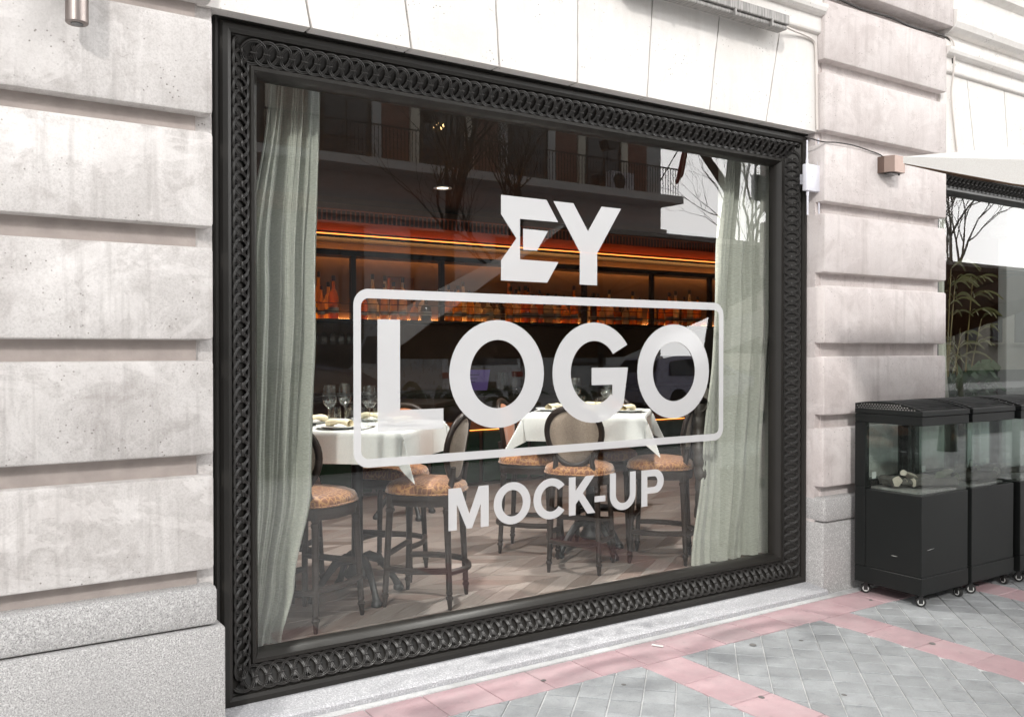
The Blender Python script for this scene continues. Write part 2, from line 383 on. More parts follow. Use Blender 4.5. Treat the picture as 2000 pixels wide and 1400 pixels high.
def m_bottle(name, col, tl=.65):
    t = NT(name); d = t.n('ShaderNodeBsdfTranslucent'); d.inputs[0].default_value = rgb(col); tr = t.n('ShaderNodeBsdfTransparent'); tr.inputs[0].default_value = rgb([min(1, x * 1.1) for x in col])
    m1 = t.n('ShaderNodeMixShader'); m1.inputs[0].default_value = tl; t.l(d.outputs[0], m1.inputs[1]); t.l(tr.outputs[0], m1.inputs[2])
    g = t.n('ShaderNodeBsdfGlossy'); g.inputs['Roughness'].default_value = .08; m2 = t.n('ShaderNodeMixShader'); t.l(schlick(t, .05), m2.inputs[0]); t.l(m1.outputs[0], m2.inputs[1]); t.l(g.outputs[0], m2.inputs[2])
    return t.fin(m2.outputs[0])
BOT = [m_bottle('amber bottle', (.85, .42, .10), .5), m_bottle('clear bottle', (.92, .84, .70), .6), m_bottle('dark bottle', (.16, .11, .05), .5), m_bottle('gold bottle', (.92, .62, .22), .5), m_bottle('green bottle', (.2, .26, .09), .6)]
MAT['label'] = plain('paper label', (.30, .25, .17), .7, bump=0)
MAT['cap'] = plain('bottle cap', (.05, .04, .035), .4, bump=0)
MAT['porcelain'] = plain('porcelain', (.8, .8, .78), .2, var=.03, bump=0)
MAT['purple_card'] = plain('violet card', (.20, .13, .46), .55, var=.05, bump=0)
MAT['ink'] = plain('dark print', (.03, .025, .06), .7, bump=0)
MAT['silver'] = plain('cutlery steel', (.5, .5, .5), .2, 1.0, bump=0)
def leafmat(name, col): 
    t = NT(name); v = t.coord(rnd=True); c = t.mix(t.noise(v, 5, 3), [x * .6 for x in col], [x * 1.4 for x in col])
    p = t.pbr(c, .4, 0, None, .4); tl = t.n('ShaderNodeBsdfTranslucent'); t.l(c, tl.inputs[0]); mx = t.n('ShaderNodeMixShader'); mx.inputs[0].default_value = .25
    t.l(p, mx.inputs[1]); t.l(tl.outputs[0], mx.inputs[2]); return t.fin(mx.outputs[0])
MAT['leaf'] = leafmat('palm leaf', (.05, .085, .025)); MAT['leaf_dry'] = leafmat('dry palm leaf', (.14, .11, .03)); MAT['leaf_dark'] = leafmat('dark leaf', (.022, .055, .018))
MAT['palm'] = leafmat('thin palm leaf', (.075, .075, .025))
MAT['petal'] = plain('white spathe', (.75, .76, .7), .5, bump=0)
MAT['pot'] = plain('dark planter', (.03, .028, .025), .6)
MAT['canvas_out'] = m_fabric('off white canvas', (.80, .78, .75), (.86, .85, .82), (40, 40, 40), transl=.2)
MAT['canvas_shade'] = m_fabric('brown canvas lining', (.13, .075, .042), (.17, .10, .06), (40, 40, 40))  # the underside's shade put into a brown colour; the canvas itself is pale
MAT['pole'] = plain('dark pole', (.03, .026, .022), .4)
MAT['bark'] = plain('tree bark', (.055, .047, .038), .9, var=.4, scale=12, bump=.7, bs=25)
MAT['bark_pale'] = plain('pale plane bark', (.26, .23, .19), .9, var=.4, scale=8, bump=.4, bs=25)
MAT['stucco_grey'] = plain('grey stone facade', (.52, .53, .53), .85)
MAT['stucco_pink'] = plain('pinkish stone band', (.55, .45, .40), .85)
MAT['pale_stucco'] = plain('pale cream stucco', (.74, .70, .60), .9)
t = NT('red brick wall'); bt = t.n('ShaderNodeTexBrick'); bt.inputs['Scale'].default_value = 4.5; bt.inputs['Color1'].default_value = (.27, .12, .09, 1); bt.inputs['Color2'].default_value = (.19, .095, .07, 1); bt.inputs['Mortar'].default_value = (.24, .2, .175, 1)
mp = t.coord(rot=(R(90), 0, 0)); t.l(mp, bt.inputs['Vector']); MAT['brick'] = t.fin(t.pbr(bt.outputs[0], .9))
t = NT('dark pane'); MAT['pane'] = t.fin(t.pbr((.03, .034, .038), .08, 0, None, 1.0))
MAT['shutter'] = plain('dark window wood', (.05, .043, .035), .6)
def m_car(name, col): return plain(name, col, .28, .35, var=.05, bump=0, coat=.8, rnd=0)
MAT['car_navy'] = m_car('navy car paint', (.018, .022, .05)); MAT['car_lilac'] = m_car('silver lilac car paint', (.36, .34, .44)); MAT['van_white'] = m_car('white van paint', (.62, .64, .66))
MAT['lamp_red'] = plain('red lamp glass', (.35, .02, .015), .2, bump=0); MAT['headlight'] = plain('headlight glass', (.6, .6, .58), .1, .3, bump=0)

# ------------------------------------------------------------------ the ground
mb = MB(); mb.box(-60, 90, -400, -14.0, -.30, -.02); mb.build('ground', MAT['asphalt'], kind='structure')
MB().box(-60, 90, -10.9, -2.6, -.30, -.135).build('road', MAT['asphalt'], kind='structure')
pav = MB().box(-60, 90, -2.45, 3.56, -.30, -.007).build('pavement', MAT['paving'], kind='structure')
MB().box(-60, 90, -14.6, -10.9, -.30, -.005).build('opposite_pavement', MAT['paving'], kind='structure')
kb = MB().box(-60, 90, -2.6, -2.452, -.30, .0, .012).build('kerb', MAT['granite'], kind='structure')

def clip(poly, ax, val, keep_less):
    out = []
    for i, p in enumerate(poly):
        q = poly[(i + 1) % len(poly)]
        ip = (p[ax] <= val) == keep_less or p[ax] == val; iq = (q[ax] <= val) == keep_less or q[ax] == val
        if ip: out.append(p)
        if ip != iq:
            k = (val - p[ax]) / (q[ax] - p[ax]); out.append(tuple(p[j] + (q[j] - p[j]) * k for j in range(2)))
    return out

def in_view(x, y, z=0, m=40):
    p = pix((x, y, z)); return p is not None and -m < p[0] < 2000 + m and -m < p[1] < 1400 + m

def paver_mesh(poly, b=.004, h=.012):
    n = len(poly); cx = sum(p[0] for p in poly) / n; cy = sum(p[1] for p in poly) / n
    def ins(p, d):
        dx, dy = p[0] - cx, p[1] - cy; L = math.hypot(dx, dy); k = max(.1, 1 - d / L); return (cx + dx * k, cy + dy * k)
    lo = [ins(p, .0045) for p in poly]; hi = [ins(p, .0045 + b) for p in poly]
    vs = [(p[0], p[1], -h) for p in lo] + [(p[0], p[1], -.0025) for p in lo] + [(p[0], p[1], 0) for p in hi]
    fs = []
    for r in range(2):
        for i in range(n): fs.append((r * n + i, r * n + (i + 1) % n, (r + 1) * n + (i + 1) % n, (r + 1) * n + i))
    fs.append(tuple(range(2 * n, 3 * n))); return MB().add(vs, fs)

STR = [1.525 - 1.315, 1.525, 2.845, 4.16, 5.475, 6.79]; SW = .255
red_me = paver_mesh([(-.135, -.127), (.135, -.127), (.135, .127), (-.135, .127)]).mesh('paver', MAT['paver_red'])
redv_me = paver_mesh([(-.1275, -.14), (.1275, -.14), (.1275, .14), (-.1275, .14)]).mesh('paver', MAT['paver_red'])
for i in range(-3, 26):
    x = 1.40 + i * .27
    if in_view(x, 3.325) or i in range(0, 3): place('paver', red_me, pav, (x, 3.325, random.uniform(-.0015, .001)), (0, random.uniform(-.003, .003), 0))
for sx in STR:
    for j in range(0, 9):
        y = 3.055 - j * .28
        if in_view(sx + SW / 2, y + .1, 0, 60): place('paver', redv_me, pav, (sx + SW / 2, y, random.uniform(-.0015, .001)), (random.uniform(-.003, .003), 0, 0))
dg = .1965 / 2                                    # half diagonal of the small grey squares laid at 45 degrees
dia = [(0, -dg), (dg, 0), (0, dg), (-dg, 0)]
dia_me = paver_mesh(dia).mesh('paver', MAT['paver_grey'])
npv = 0; rest = MB()
bands = [(STR[k] + SW, STR[k + 1]) for k in range(len(STR) - 1)]
cand = []
for a in range(-10, 60):
    for b in range(-60, 30):
        if (a + b) % 2: continue
        x = 3.3815 + a * dg - 2.0; y = 2.7705 + b * dg
        if not (-.2 < y < 3.3): continue
        for (xa, xb) in bands:
            if x + dg <= xa or x - dg >= xb: continue
            if not in_view(x, y, 0, 30): continue
            pl = [(x + p[0], y + p[1]) for p in dia]
            full = x - dg >= xa and x + dg <= xb and y + dg <= 3.195
            if not full:
                for ax, v, kl in ((0, xa, False), (0, xb, True), (1, 3.195, True)): pl = clip(pl, ax, v, kl) if pl else pl
                if len(pl) < 3: continue
                ar = abs(sum(pl[i][0] * pl[(i + 1) % len(pl)][1] - pl[(i + 1) % len(pl)][0] * pl[i][1] for i in range(len(pl)))) / 2
                if ar < .0008: continue
            cand.append((math.hypot(x, y), x, y, None if full else pl))
cand.sort(key=lambda c: c[0])
for d, x, y, pl in cand:
    z = random.uniform(-.0025, .0008); ro = (random.uniform(-.006, .006), random.uniform(-.006, .006), 0)
    if npv < 255:
        if pl is None: place('paver', dia_me, pav, (x, y, z), ro)
        else:
            pl = [(p[0] - x, p[1] - y) for p in pl]; place('paver', paver_mesh(pl).mesh('paver', MAT['paver_grey']), pav, (x, y, z), ro)
        npv += 1
    else:
        rest.v, rest.f  # keep
        pm = paver_mesh(pl if pl else [(x + p[0], y + p[1]) for p in dia]); rest.add([(v[0], v[1], v[2] + z) for v in pm.v], pm.f)
if rest.v: rest.build('paver_field', MAT['paver_grey'], pav, kind='stuff')

# ------------------------------------------------------------------ the shop building
FY = 3.528
bld = thing('shop_building', 'pale rusticated stone shopfront building with cream lintel and granite base', 'building', (2.8, 3.9, 0))
def stone(name, x0, x1, z0, z1, m, y0=FY, y1=3.9, b=.014, parent=bld):
    return MB().box(x0, x1, y0, y1, z0, z1, b, 2).build(name, m, parent, smooth=35, world=True)
zb = [.649, 1.093, 1.536, 1.971, 2.405, 2.84, 3.275, 3.71]; 
def pier(xa, xb, m, base_flare, left):
    MB().box(xa + .052, xb - .052, FY + .062, 3.898, .02, 4.3).build('pier_core', MAT['mortar'] if left else m, bld, world=True)
    MB().box(xa + .003, xb + .014, FY + .073, 3.897, .02, 4.25).build('reveal', m, bld, world=True)
    for i, z in enumerate(zb):
        top = [1.012, 1.456, 1.892, 2.335, 2.768, 3.20, 3.64, 4.2][i]
        off = .012 if z > 3.7 else 0
        o = stone('stone_block', xa, xb, z, top, m, FY - (off * 4) + random.uniform(-.002, .002))
    stone('base_stone', xa - base_flare * .3, xb + base_flare * .3, .435, .585, MAT['granite'], FY - .012, b=.02)
    stone('base_stone', xa - base_flare, xb + base_flare, -.02, .43, MAT['granite'], FY - .03 * (1 if base_flare > .02 else .15), b=.012)
pier(-1.25, .948, MAT['lime'], .034, True)
pier(4.622, 5.94, MAT['lime_pink'], .004, False)
pier(9.62, 11.0, MAT['lime_pink'], .004, False)
# neighbouring block joint on the left pier and an extra pier beyond the frame
pier(-4.0, -1.262, MAT['lime'], .0, True)
# flat arches of fan-shaped stones over both windows
def flat_arch(x0, x1, n, zt=3.43):
    MB().box(x0, x1, FY + .075, 3.898, 2.86, zt + .3).build('lintel_core', MAT['dirt_joint'], bld, world=True)
    xc = (x0 + x1) / 2; w_ = (x1 - x0) / n
    for k in range(n):
        a0, a1 = x0 + k * w_, x0 + (k + 1) * w_
        def top(x): return xc + (x - xc) * 1.09 if x0 + .01 < x < x1 - .01 else x
        g = .0032; j0, j1 = random.uniform(-.008, .008), random.uniform(-.008, .008)
        g = .0048 if 0 < k < n else .0048
        NS = 14
        lf_ = [(a0 + (top(a0) - a0) * q / NS + g + random.uniform(-.0016, .0016), 2.837 + (zt - 2.837) * q / NS) for q in range(NS + 1)]
        rt_ = [(a1 + (top(a1) - a1) * q / NS - g + random.uniform(-.0016, .0016), 2.837 + (zt - 2.837) * q / NS) for q in range(NS + 1)]
        poly = rt_ + lf_[::-1]
        m_ = MB().prism(poly, lambda a, b: (a, FY + .055, b), lambda a, b: (a, 3.897, b))
        m_.build('lintel_stone', MAT['lintel'], bld, world=True)
    # cornice over it, moulded in steps
    prof = [(FY + .056, zt + .002), (FY + .034, zt + .010), (FY + .030, zt + .02), (FY + .030, zt + .105), (FY + .004, zt + .112), (FY - .012, zt + .125), (FY - .02, zt + .145), (FY - .022, zt + .165), (FY + .02, zt + .172), (FY + .02, zt + .255), (FY - .02, zt + .262), (FY - .05, zt + .285), (FY - .065, zt + .32), (FY - .07, zt + .40), (FY - .03, zt + .41), (FY - .03, zt + .55), (FY - .08, zt + .58), (FY - .10, zt + .68), (FY - .10, zt + .76), (FY + .05, zt + .80), (3.9, zt + .8), (3.9, zt + .002)]
    MB().prism(prof, lambda a, b: (x0, a, b), lambda a, b: (x1, a, b)).build('cornice', MAT['lintel'], bld, world=True)
flat_arch(.90, 4.6215, 8); flat_arch(5.942, 9.618, 8)
# wall above, and backing walls so the room behind is closed
MB().box(-4, 11, 3.62, 3.9, 4.3, 8.6).build('upper_wall', MAT['lintel'], bld, world=True)
MB().box(-4, 11, 3.5, 3.9, 8.6, 8.8).build('eaves', MAT['lintel'], bld, world=True)
# granite sills (top slopes up to the frame)
for (xa, xb) in ((.96, 4.618), (5.945, 9.615)):
    pr = [(3.488, -.02), (3.488, .026), (3.50, .034), (3.66, .047), (3.88, .05), (3.88, -.02)]
    MB().prism(pr, lambda a, b: (xa, a, b), lambda a, b: (xb, a, b)).build('sill', MAT['sill'], bld, world=True)
MB().box(-4, 11, 3.44, 3.49, -.02, .004).build('mortar_strip', MAT['paving'], bld, world=True)

# picture-frame window: profile swept round a rectangle with mitred corners
PROF = [(0, .142), (0, .0), (.006, -.006), (.016, -.006), (.02, .004), (.024, .002), (.034, -.010), (.054, -.012), (.068, -.004), (.070, .010), (.072, .012), (.160, .081), (.162, .070), (.170, .058), (.184, .062), (.198, .082), (.205, .100), (.208, .118), (.208, .142), (.0, .142)]
def ring_mesh():
    m = MB()
    for rr, tb, yy in ((.0535, .0042, -.004), (.0462, .0034, -.0045), (.050, .0036, -.001)):
        m.tube([(rr * math.cos(2 * PI * k / 26), yy, rr * math.sin(2 * PI * k / 26)) for k in range(26)], tb, 6, closed=True, ref=(0, 1, 0), sx=1.2)
    # collar with fanned leaves above and below it
    m.box(-.0145, .0145, -.013, -.002, -.0034, .0034, .0012)
    for sgn in (1, -1):
        for a in (-.5, -.25, 0, .25, .5):
            L = .036 - .012 * abs(a)
            m.tube([(math.sin(a) * .010, -.004, sgn * .003), (math.sin(a) * .019, -.006, sgn * L * .6), (math.sin(a) * .036, -.001, sgn * L)], [.0028, .0033, .001], 5, sx=.7)
    return m.mesh('ring', MAT['ring'], smooth=50)
RING = ring_mesh()
def window(x0, x1, z0, z1, label, ring_keep):
    y = 3.66; cs = [(x0, z0, 1, 1), (x1, z0, -1, 1), (x1, z1, -1, -1), (x0, z1, 1, -1)]
    m = MB(); n = len(PROF)
    vs = [(cx + sx * t_, y + d, cz + sz * t_) for (cx, cz, sx, sz) in cs for (t_, d) in PROF]
    fs = []
    for c in range(4):
        c2 = (c + 1) % 4
        for i in range(n - 1): fs.append((c * n + i, c2 * n + i, c2 * n + i + 1, c * n + i + 1))
    m.add(vs, fs)
    fr = m.build('window_frame', MAT['frame'], bld, smooth=28, world=True, label=label)
    tc, dc = .117, .040; sl = math.atan2(.069, .088)
    L, H = (x1 - x0 - 2 * tc), (z1 - z0 - 2 * tc)
    def run(cx, cz, tx, tz, inx, inz, length):
        k = round(length / .0552); st = length / k
        for i in range(k):
            s_ = i * st
            px, pz = cx + tx * s_, cz + tz * s_
            if not ring_keep(px, pz): continue
            T = Vector((tx, 0, tz)); N = Vector((inx, 0, inz)) * math.cos(sl) + Vector((0, 1, 0)) * math.sin(sl)
            B = N.cross(T) ; 
            if B.y > 0: B = -B
            Y = -B                                  # local +Y points into the wall
            Mx = Matrix((T, Y, N)).transposed()
            o = place('ring', RING, fr); o.matrix_basis = Matrix.Translation((px, y + dc, pz)) @ Mx.to_4x4() @ Matrix.Translation((st / 2 * 0, 0, 0))
    run(x0 + tc, z0 + tc, 1, 0, 0, 1, L); run(x1 - tc, z0 + tc, 0, 1, -1, 0, H)
    run(x1 - tc, z1 - tc, -1, 0, 0, -1, L); run(x0 + tc, z1 - tc, 0, -1, 1, 0, H)
    g = MB(); g.box(x0 + .19, x1 - .19, 3.785, 3.795, z0 + .19, z1 - .19)
    g.m = [0 if k == 2 else 1 for k in range(6)]
    g.build('glass_pane', [MAT['glass'], MAT['clear']], fr, fix=False)
    return fr
window(.985, 4.645, .016, 2.848, 'black picture-frame window surround of interlocking rings left of the pier', lambda a, b: True)
window(5.985, 9.60, .016, 2.848, 'second black ringed window surround right of the pier', lambda a, b: b > 2.6 and a < 8.6)

# ------------------------------------------------------------------ lettering on the glass
GY = 3.7825
def flat(name, outer, holes, parent, mat=MAT['vinyl']):
    loops = [[Vector((p[0], p[1], 0)) for p in outer]] + [[Vector((p[0], p[1], 0)) for p in h] for h in holes]
    tri = tessellate_polygon(loops); pts = [p for l in loops for p in l]
    n = len(pts)
    m = MB().add([(p.x, GY, p.y) for p in pts], [tuple(t_) for t_ in tri])
    me = m.mesh(name, mat, fix=False)
    if me.polygons and me.polygons[0].normal.y > 0: me.flip_normals()
    return place(name, me, parent, world=True)
def ell(cx, cz, rx, rz, n=48, a0=0, a1=2 * PI, full=True):
    return [(cx + rx * math.cos(a0 + (a1 - a0) * k / (n if full else n - 1)), cz + rz * math.sin(a0 + (a1 - a0) * k / (n if full else n - 1))) for k in range(n)]
def rrect(x0, x1, z0, z1, r, n=10):
    out = []
    for cx, cz, a in ((x1 - r, z1 - r, 0), (x0 + r, z1 - r, PI / 2), (x0 + r, z0 + r, PI), (x1 - r, z0 + r, 1.5 * PI)):
        out += [(cx + r * math.cos(a + PI / 2 * k / n), cz + r * math.sin(a + PI / 2 * k / n)) for k in range(n + 1)]
    return out
em = thing('window_emblem', 'white vinyl EY emblem stuck high on the window glass', 'lettering', (2.8, GY, 1.84))
flat('letter', [(2.432, 2.273), (2.712, 2.273), (2.787, 2.163), (2.547, 2.162), (2.547, 1.956), (2.789, 1.955), (2.717, 1.845), (2.432, 1.845), (2.432, 1.945), (2.525, 2.061), (2.432, 2.176)], [], em)
flat('letter', [(2.566, 2.113), (2.722, 2.112), (2.652, 2.006), (2.566, 2.006)], [], em)
flat('letter', [(2.756, 2.271), (2.887, 2.271), (2.985, 2.131), (3.078, 2.27), (3.215, 2.27), (3.048, 2.016), (3.048, 1.844), (2.93, 1.844), (2.93, 2.016)], [], em)
lg = thing('window_logo', 'white vinyl word LOGO inside a rounded rectangle outline on the glass', 'lettering', (2.8, GY, .96))
flat('outline', rrect(1.637, 4.016, .958, 1.776, .075), [rrect(1.674, 3.979, .998, 1.733, .038)], lg)
flat('letter', [(1.756, 1.638), (1.871, 1.638), (1.871, 1.216), (2.102, 1.216), (2.102, 1.119), (1.756, 1.119)], [], lg)
flat('letter', ell(2.415, 1.376, .281, .27), [ell(2.415, 1.376, .164, .171)], lg)
a0 = math.atan2((1.527 - 1.374), (3.261 - 3.03)); a1 = 2 * PI - .72
oc = ell(3.03, 1.374, .279, .27, 44, R(34), 2 * PI - R(43), False)
ic = ell(3.03, 1.374, .16, .171, 36, R(36), 2 * PI - R(44), False)
flat('letter', oc + [(3.267, 1.40), (3.011, 1.40), (3.011, 1.307), (3.155, 1.307), (3.155, 1.246)] + ic[::-1], [], lg)
flat('letter', ell(3.615, 1.373, .28, .27), [ell(3.615, 1.373, .164, .171)], lg)
mk = thing('window_caption', 'white vinyl words MOCK-UP low on the glass below the logo', 'lettering', (2.8, GY, .61))
flat('letter', [(2.129, .825), (2.199, .825), (2.247, .693), (2.300, .825), (2.359, .825), (2.359, .62), (2.312, .62), (2.312, .735), (2.262, .621), (2.232, .621), (2.176, .745), (2.176, .62), (2.129, .62)], [], mk)
flat('letter', ell(2.5, .721, .112, .107), [ell(2.5, .721, .064, .067)], mk)
flat('letter', ell(2.742, .721, .112, .107, 34, R(38), R(322), False) + ell(2.742, .721, .064, .067, 30, R(40), R(320), False)[::-1], [], mk)
flat('letter', [(2.858, .822), (2.903, .822), (2.903, .749), (2.971, .822), (3.032, .822), (2.952, .731), (3.038, .619), (2.982, .619), (2.925, .698), (2.903, .675), (2.903, .619), (2.858, .619)], [], mk)
flat('hyphen', [(3.032, .707), (3.107, .707), (3.107, .675), (3.032, .675)], [], mk)
ua = ell(3.2315, .70, .0935, .086, 24, PI, 2 * PI, False); ub = ell(3.2315, .70, .050, .047, 20, 2 * PI, PI, False)
flat('letter', [(3.138, .822)] + ua + [(3.325, .822), (3.2815, .822)] + ub + [(3.1815, .822)], [], mk)
flat('letter', [(3.366, .821), (3.46, .821)] + ell(3.468, .754, .0675, .067, 20, PI / 2, -PI / 2, False) + [(3.411, .687), (3.411, .617), (3.366, .617)],
     [[(3.411, .783), (3.411, .723)] + [(3.46, .723)] + ell(3.462, .753, .025, .030, 12, -PI / 2, PI / 2, False)], mk)

# ------------------------------------------------------------------ fittings on the wall
def updown(name, label, x, r, z0, z1, m):
    t_ = thing(name, label, 'wall lamp', (x, FY, z0))
    y = FY - .078
    MB().lathe([(r - .004, 0), (r, .004), (r, z1 - z0 - .004), (r - .004, z1 - z0)], 28, (x, y, z0)).build('lamp_tube', m, t_, smooth=40, world=True)
    MB().lathe([(r * .55, -.0015), (r * .55, .006)], 20, (x, y, z0)).build('lens', MAT['pane'], t_, smooth=40, world=True)
    MB().box(x - .018, x + .018, y + r * .8, FY + .004, z0 + (z1 - z0) * .35, z0 + (z1 - z0) * .65, .003).build('bracket', m, t_, world=True)
    return t_
updown('wall_lamp', 'brushed steel cylinder wall lamp on the left stone pier', .462, .0375, 2.632, 2.86, MAT['steel'])
t_ = thing('wall_lamp', 'small copper box wall lamp on the right stone pier', 'wall lamp', (5.235, FY, 2.63))
MB().prism([(-.085, 0), (.085, 0), (.085, -.05), (.055, -.105), (-.055, -.105), (-.085, -.05)], lambda a, b: (5.235 + a, FY + b + .002, 2.632), lambda a, b: (5.235 + a, FY + b + .002, 2.735)).build('lamp_body', MAT['copper'], t_, smooth=20, world=True)
MB().box(5.19, 5.28, FY - .075, FY - .02, 2.626, 2.631).build('lens', MAT['pane'], t_, world=True)
MB().lathe([(.006, 0), (.006, .008)], 8, (5.29, FY - .06, 2.622)).build('screw', MAT['iron'], t_, world=True)
t_ = thing('tube_light', 'weathered grey tube light fixture under the cornice', 'light fixture', (3.6, FY, 3.34))
MB().box(3.0, 4.205, FY - .075, FY + .025, 3.372, 3.428, .004).build('housing', MAT['grey_metal'], t_, world=True)
MB().box(3.0, 4.20, FY - .062, FY + .01, 3.345, 3.371, .008, 2).build('diffuser', MAT['grey_metal'], t_, world=True)
for x in (3.3, 3.75, 4.05): MB().box(x, x + .012, FY - .078, FY - .055, 3.338, 3.38).build('clip', MAT['grey_metal'], t_, world=True)
for x in (3.2, 4.0): MB().box(x, x + .03, FY + .02, FY + .06, 3.39, 3.42).build('bracket', MAT['grey_metal'], t_, world=True)
t_ = thing('access_point', 'white wireless box with four rod aerials beside the window frame', 'router', (4.575, 3.58, 2.46))
MB().box(4.50, 4.652, 3.565, 3.60, 2.465, 2.63, .008, 2).build('casing', MAT['white_plastic'], t_, smooth=40, world=True)
MB().box(4.55, 4.60, 3.60, 3.655, 2.52, 2.58).build('bracket', MAT['white_plastic'], t_, world=True)
MB().lathe([(.008, 0), (.008, .002)], 10).xform(Matrix.Translation((4.56, 3.564, 2.56)) @ Matrix.Rotation(R(90), 4, 'X')).build('badge', MAT['silver'], t_, world=True)
for (x, z0, z1) in ((4.524, 2.63, 2.775), (4.63, 2.63, 2.80), (4.53, 2.465, 2.32), (4.638, 2.465, 2.335)):
    MB().tube([(x, 3.582, z0), (x, 3.582, z0 + (z1 - z0) * .15), (x, 3.582, z0 + (z1 - z0) * .2), (x, 3.582, z1)], [.0085, .0085, .0065, .005], 8).build('aerial', MAT['white_plastic'], t_, smooth=40, world=True)
def cable(name, label, pts, r, m, n=6):
    P = [Vector(p) for p in pts]; out = []
    for i in range(len(P) - 1):
        p0, p1, p2, p3 = P[max(i - 1, 0)], P[i], P[i + 1], P[min(i + 2, len(P) - 1)]
        for k in range(6):
            s_ = k / 6; out.append(.5 * ((2 * p1) + (p2 - p0) * s_ + (2 * p0 - 5 * p1 + 4 * p2 - p3) * s_ ** 2 + (3 * p1 - p0 - 3 * p2 + p3) * s_ ** 3))
    out.append(P[-1])
    return tag(MB().tube(out, r, n).build(name, m, smooth=40), label, 'cable')
cable('cable', 'thin dark cable from the aerials to the copper wall lamp', [(4.53, 3.60, 2.80), (4.60, 3.53, 2.765), (4.72, 3.515, 2.772), (4.9, 3.519, 2.776), (5.06, 3.518, 2.762), (5.16, 3.519, 2.752), (5.205, 3.50, 2.72), (5.215, 3.47, 2.70)], .0042, MAT['cable'])
cable('cable', 'pair of black cables along the top joint of the right pier', [(4.62, 3.55, 3.668), (4.8, 3.547, 3.672), (5.0, 3.548, 3.66), (5.3, 3.546, 3.668), (5.55, 3.548, 3.655), (5.8, 3.546, 3.663), (5.96, 3.548, 3.66), (6.03, 3.56, 3.62), (6.05, 3.56, 3.5)], .008, MAT['cable'])
cable('cable', 'light cable hanging down past the right edge of the pier', [(5.96, 3.54, 3.67), (6.02, 3.53, 3.62), (6.045, 3.545, 3.45), (6.06, 3.57, 3.3), (6.10, 3.575, 3.1), (6.15, 3.575, 2.86)], .006, MAT['cable_light'])
cable('conduit', 'cream conduit running from the tube light down the lintel corner', [(4.19, 3.52, 3.40), (4.35, 3.55, 3.40), (4.48, 3.565, 3.40), (4.565, 3.57, 3.385), (4.59, 3.572, 3.33), (4.598, 3.572, 3.15), (4.603, 3.572, 2.95), (4.606, 3.572, 2.845)], .0085, MAT['cable_light'])
for z in (3.0, 3.05): 
    pass

# ------------------------------------------------------------------ the room behind
ZF = .15
flo = MB().box(-1.2, 12, 3.80, 10.2, ZF - .06, ZF - .012).build('interior_floor', MAT['darkwood'], kind='structure')
MB().box(-1.2, 12, 3.932, 10.2, 3.0, 3.1).build('ceiling', MAT['ceiling'], kind='structure')
MB().box(-1.2, 12, 10.1, 10.2, ZF, 3.0).build('back_wall', MAT['brown_wall'], kind='structure')
MB().box(-1.3, -1.2, 3.9, 10.2, ZF, 3.0).build('side_wall', MAT['brown_wall'], kind='structure')
MB().box(12, 12.1, 3.9, 10.2, ZF, 3.0).build('side_wall', MAT['brown_wall'], kind='structure')
wl = MB()
for (xa, xb, za, zc_) in ((-1.2, 1.0, ZF, 3.0), (4.85, 5.95, ZF, 3.0), (9.6, 12, ZF, 3.0), (1.001, 4.849, 2.80, 3.0), (5.951, 9.599, 2.80, 3.0)): wl.box(xa, xb, 3.902, 3.93, za, zc_)
wl.build('inner_wall', MAT['brown_wall'], kind='structure')
# chevron planks
RW = .25; PP = .19; SH = .36
pl_n = 0; pl_rest = MB()
pm = []
for s_ in (1, -1):
    poly = [(-PP / 2, -RW / 2), (PP / 2, -RW / 2), (PP / 2 + s_ * SH, RW / 2), (-PP / 2 + s_ * SH, RW / 2)]
    # local x axis along the grain
    ang = math.atan2(RW, s_ * SH)
    Mr = Matrix.Rotation(-ang, 4, 'Z'); pl_ = [(Mr @ Vector((p[0], p[1], 0))) for p in poly]
    pm.append((paver_mesh([(p.x, p.y) for p in pl_], .0015, .011).mesh('floor_plank', MAT['plank']), ang, poly))
cand = []
for r in range(0, 24):
    y = 3.79 + RW * (r + .5); s_ = 1 if r % 2 else -1
    for i in range(-6, 60):
        x = -.5 + PP * i - (SH if s_ < 0 else 0) * 0 + (0 if s_ > 0 else SH)
        if in_view(x + s_ * SH / 2, y, ZF, 60) and x < 9: cand.append((y, x, r))
cand.sort(key=lambda c: (c[0], c[1]))
for (y, x, r) in cand:
    k = 0 if r % 2 else 1; me, ang, poly = pm[k]
    p = pix((x, y, ZF))
    if pl_n < 298 and 480 < p[0] < 1560:
        place('floor_plank', me, flo, (x, y, ZF + random.uniform(-.0006, .0006)), (0, 0, ang)); pl_n += 1
    else:
        q = paver_mesh(poly, .0015, .011); pl_rest.add([(v[0] + x, v[1] + y, v[2] + ZF) for v in q.v], q.f)
if pl_rest.v: pl_rest.build('far_planks', MAT['plank'], flo, kind='stuff')

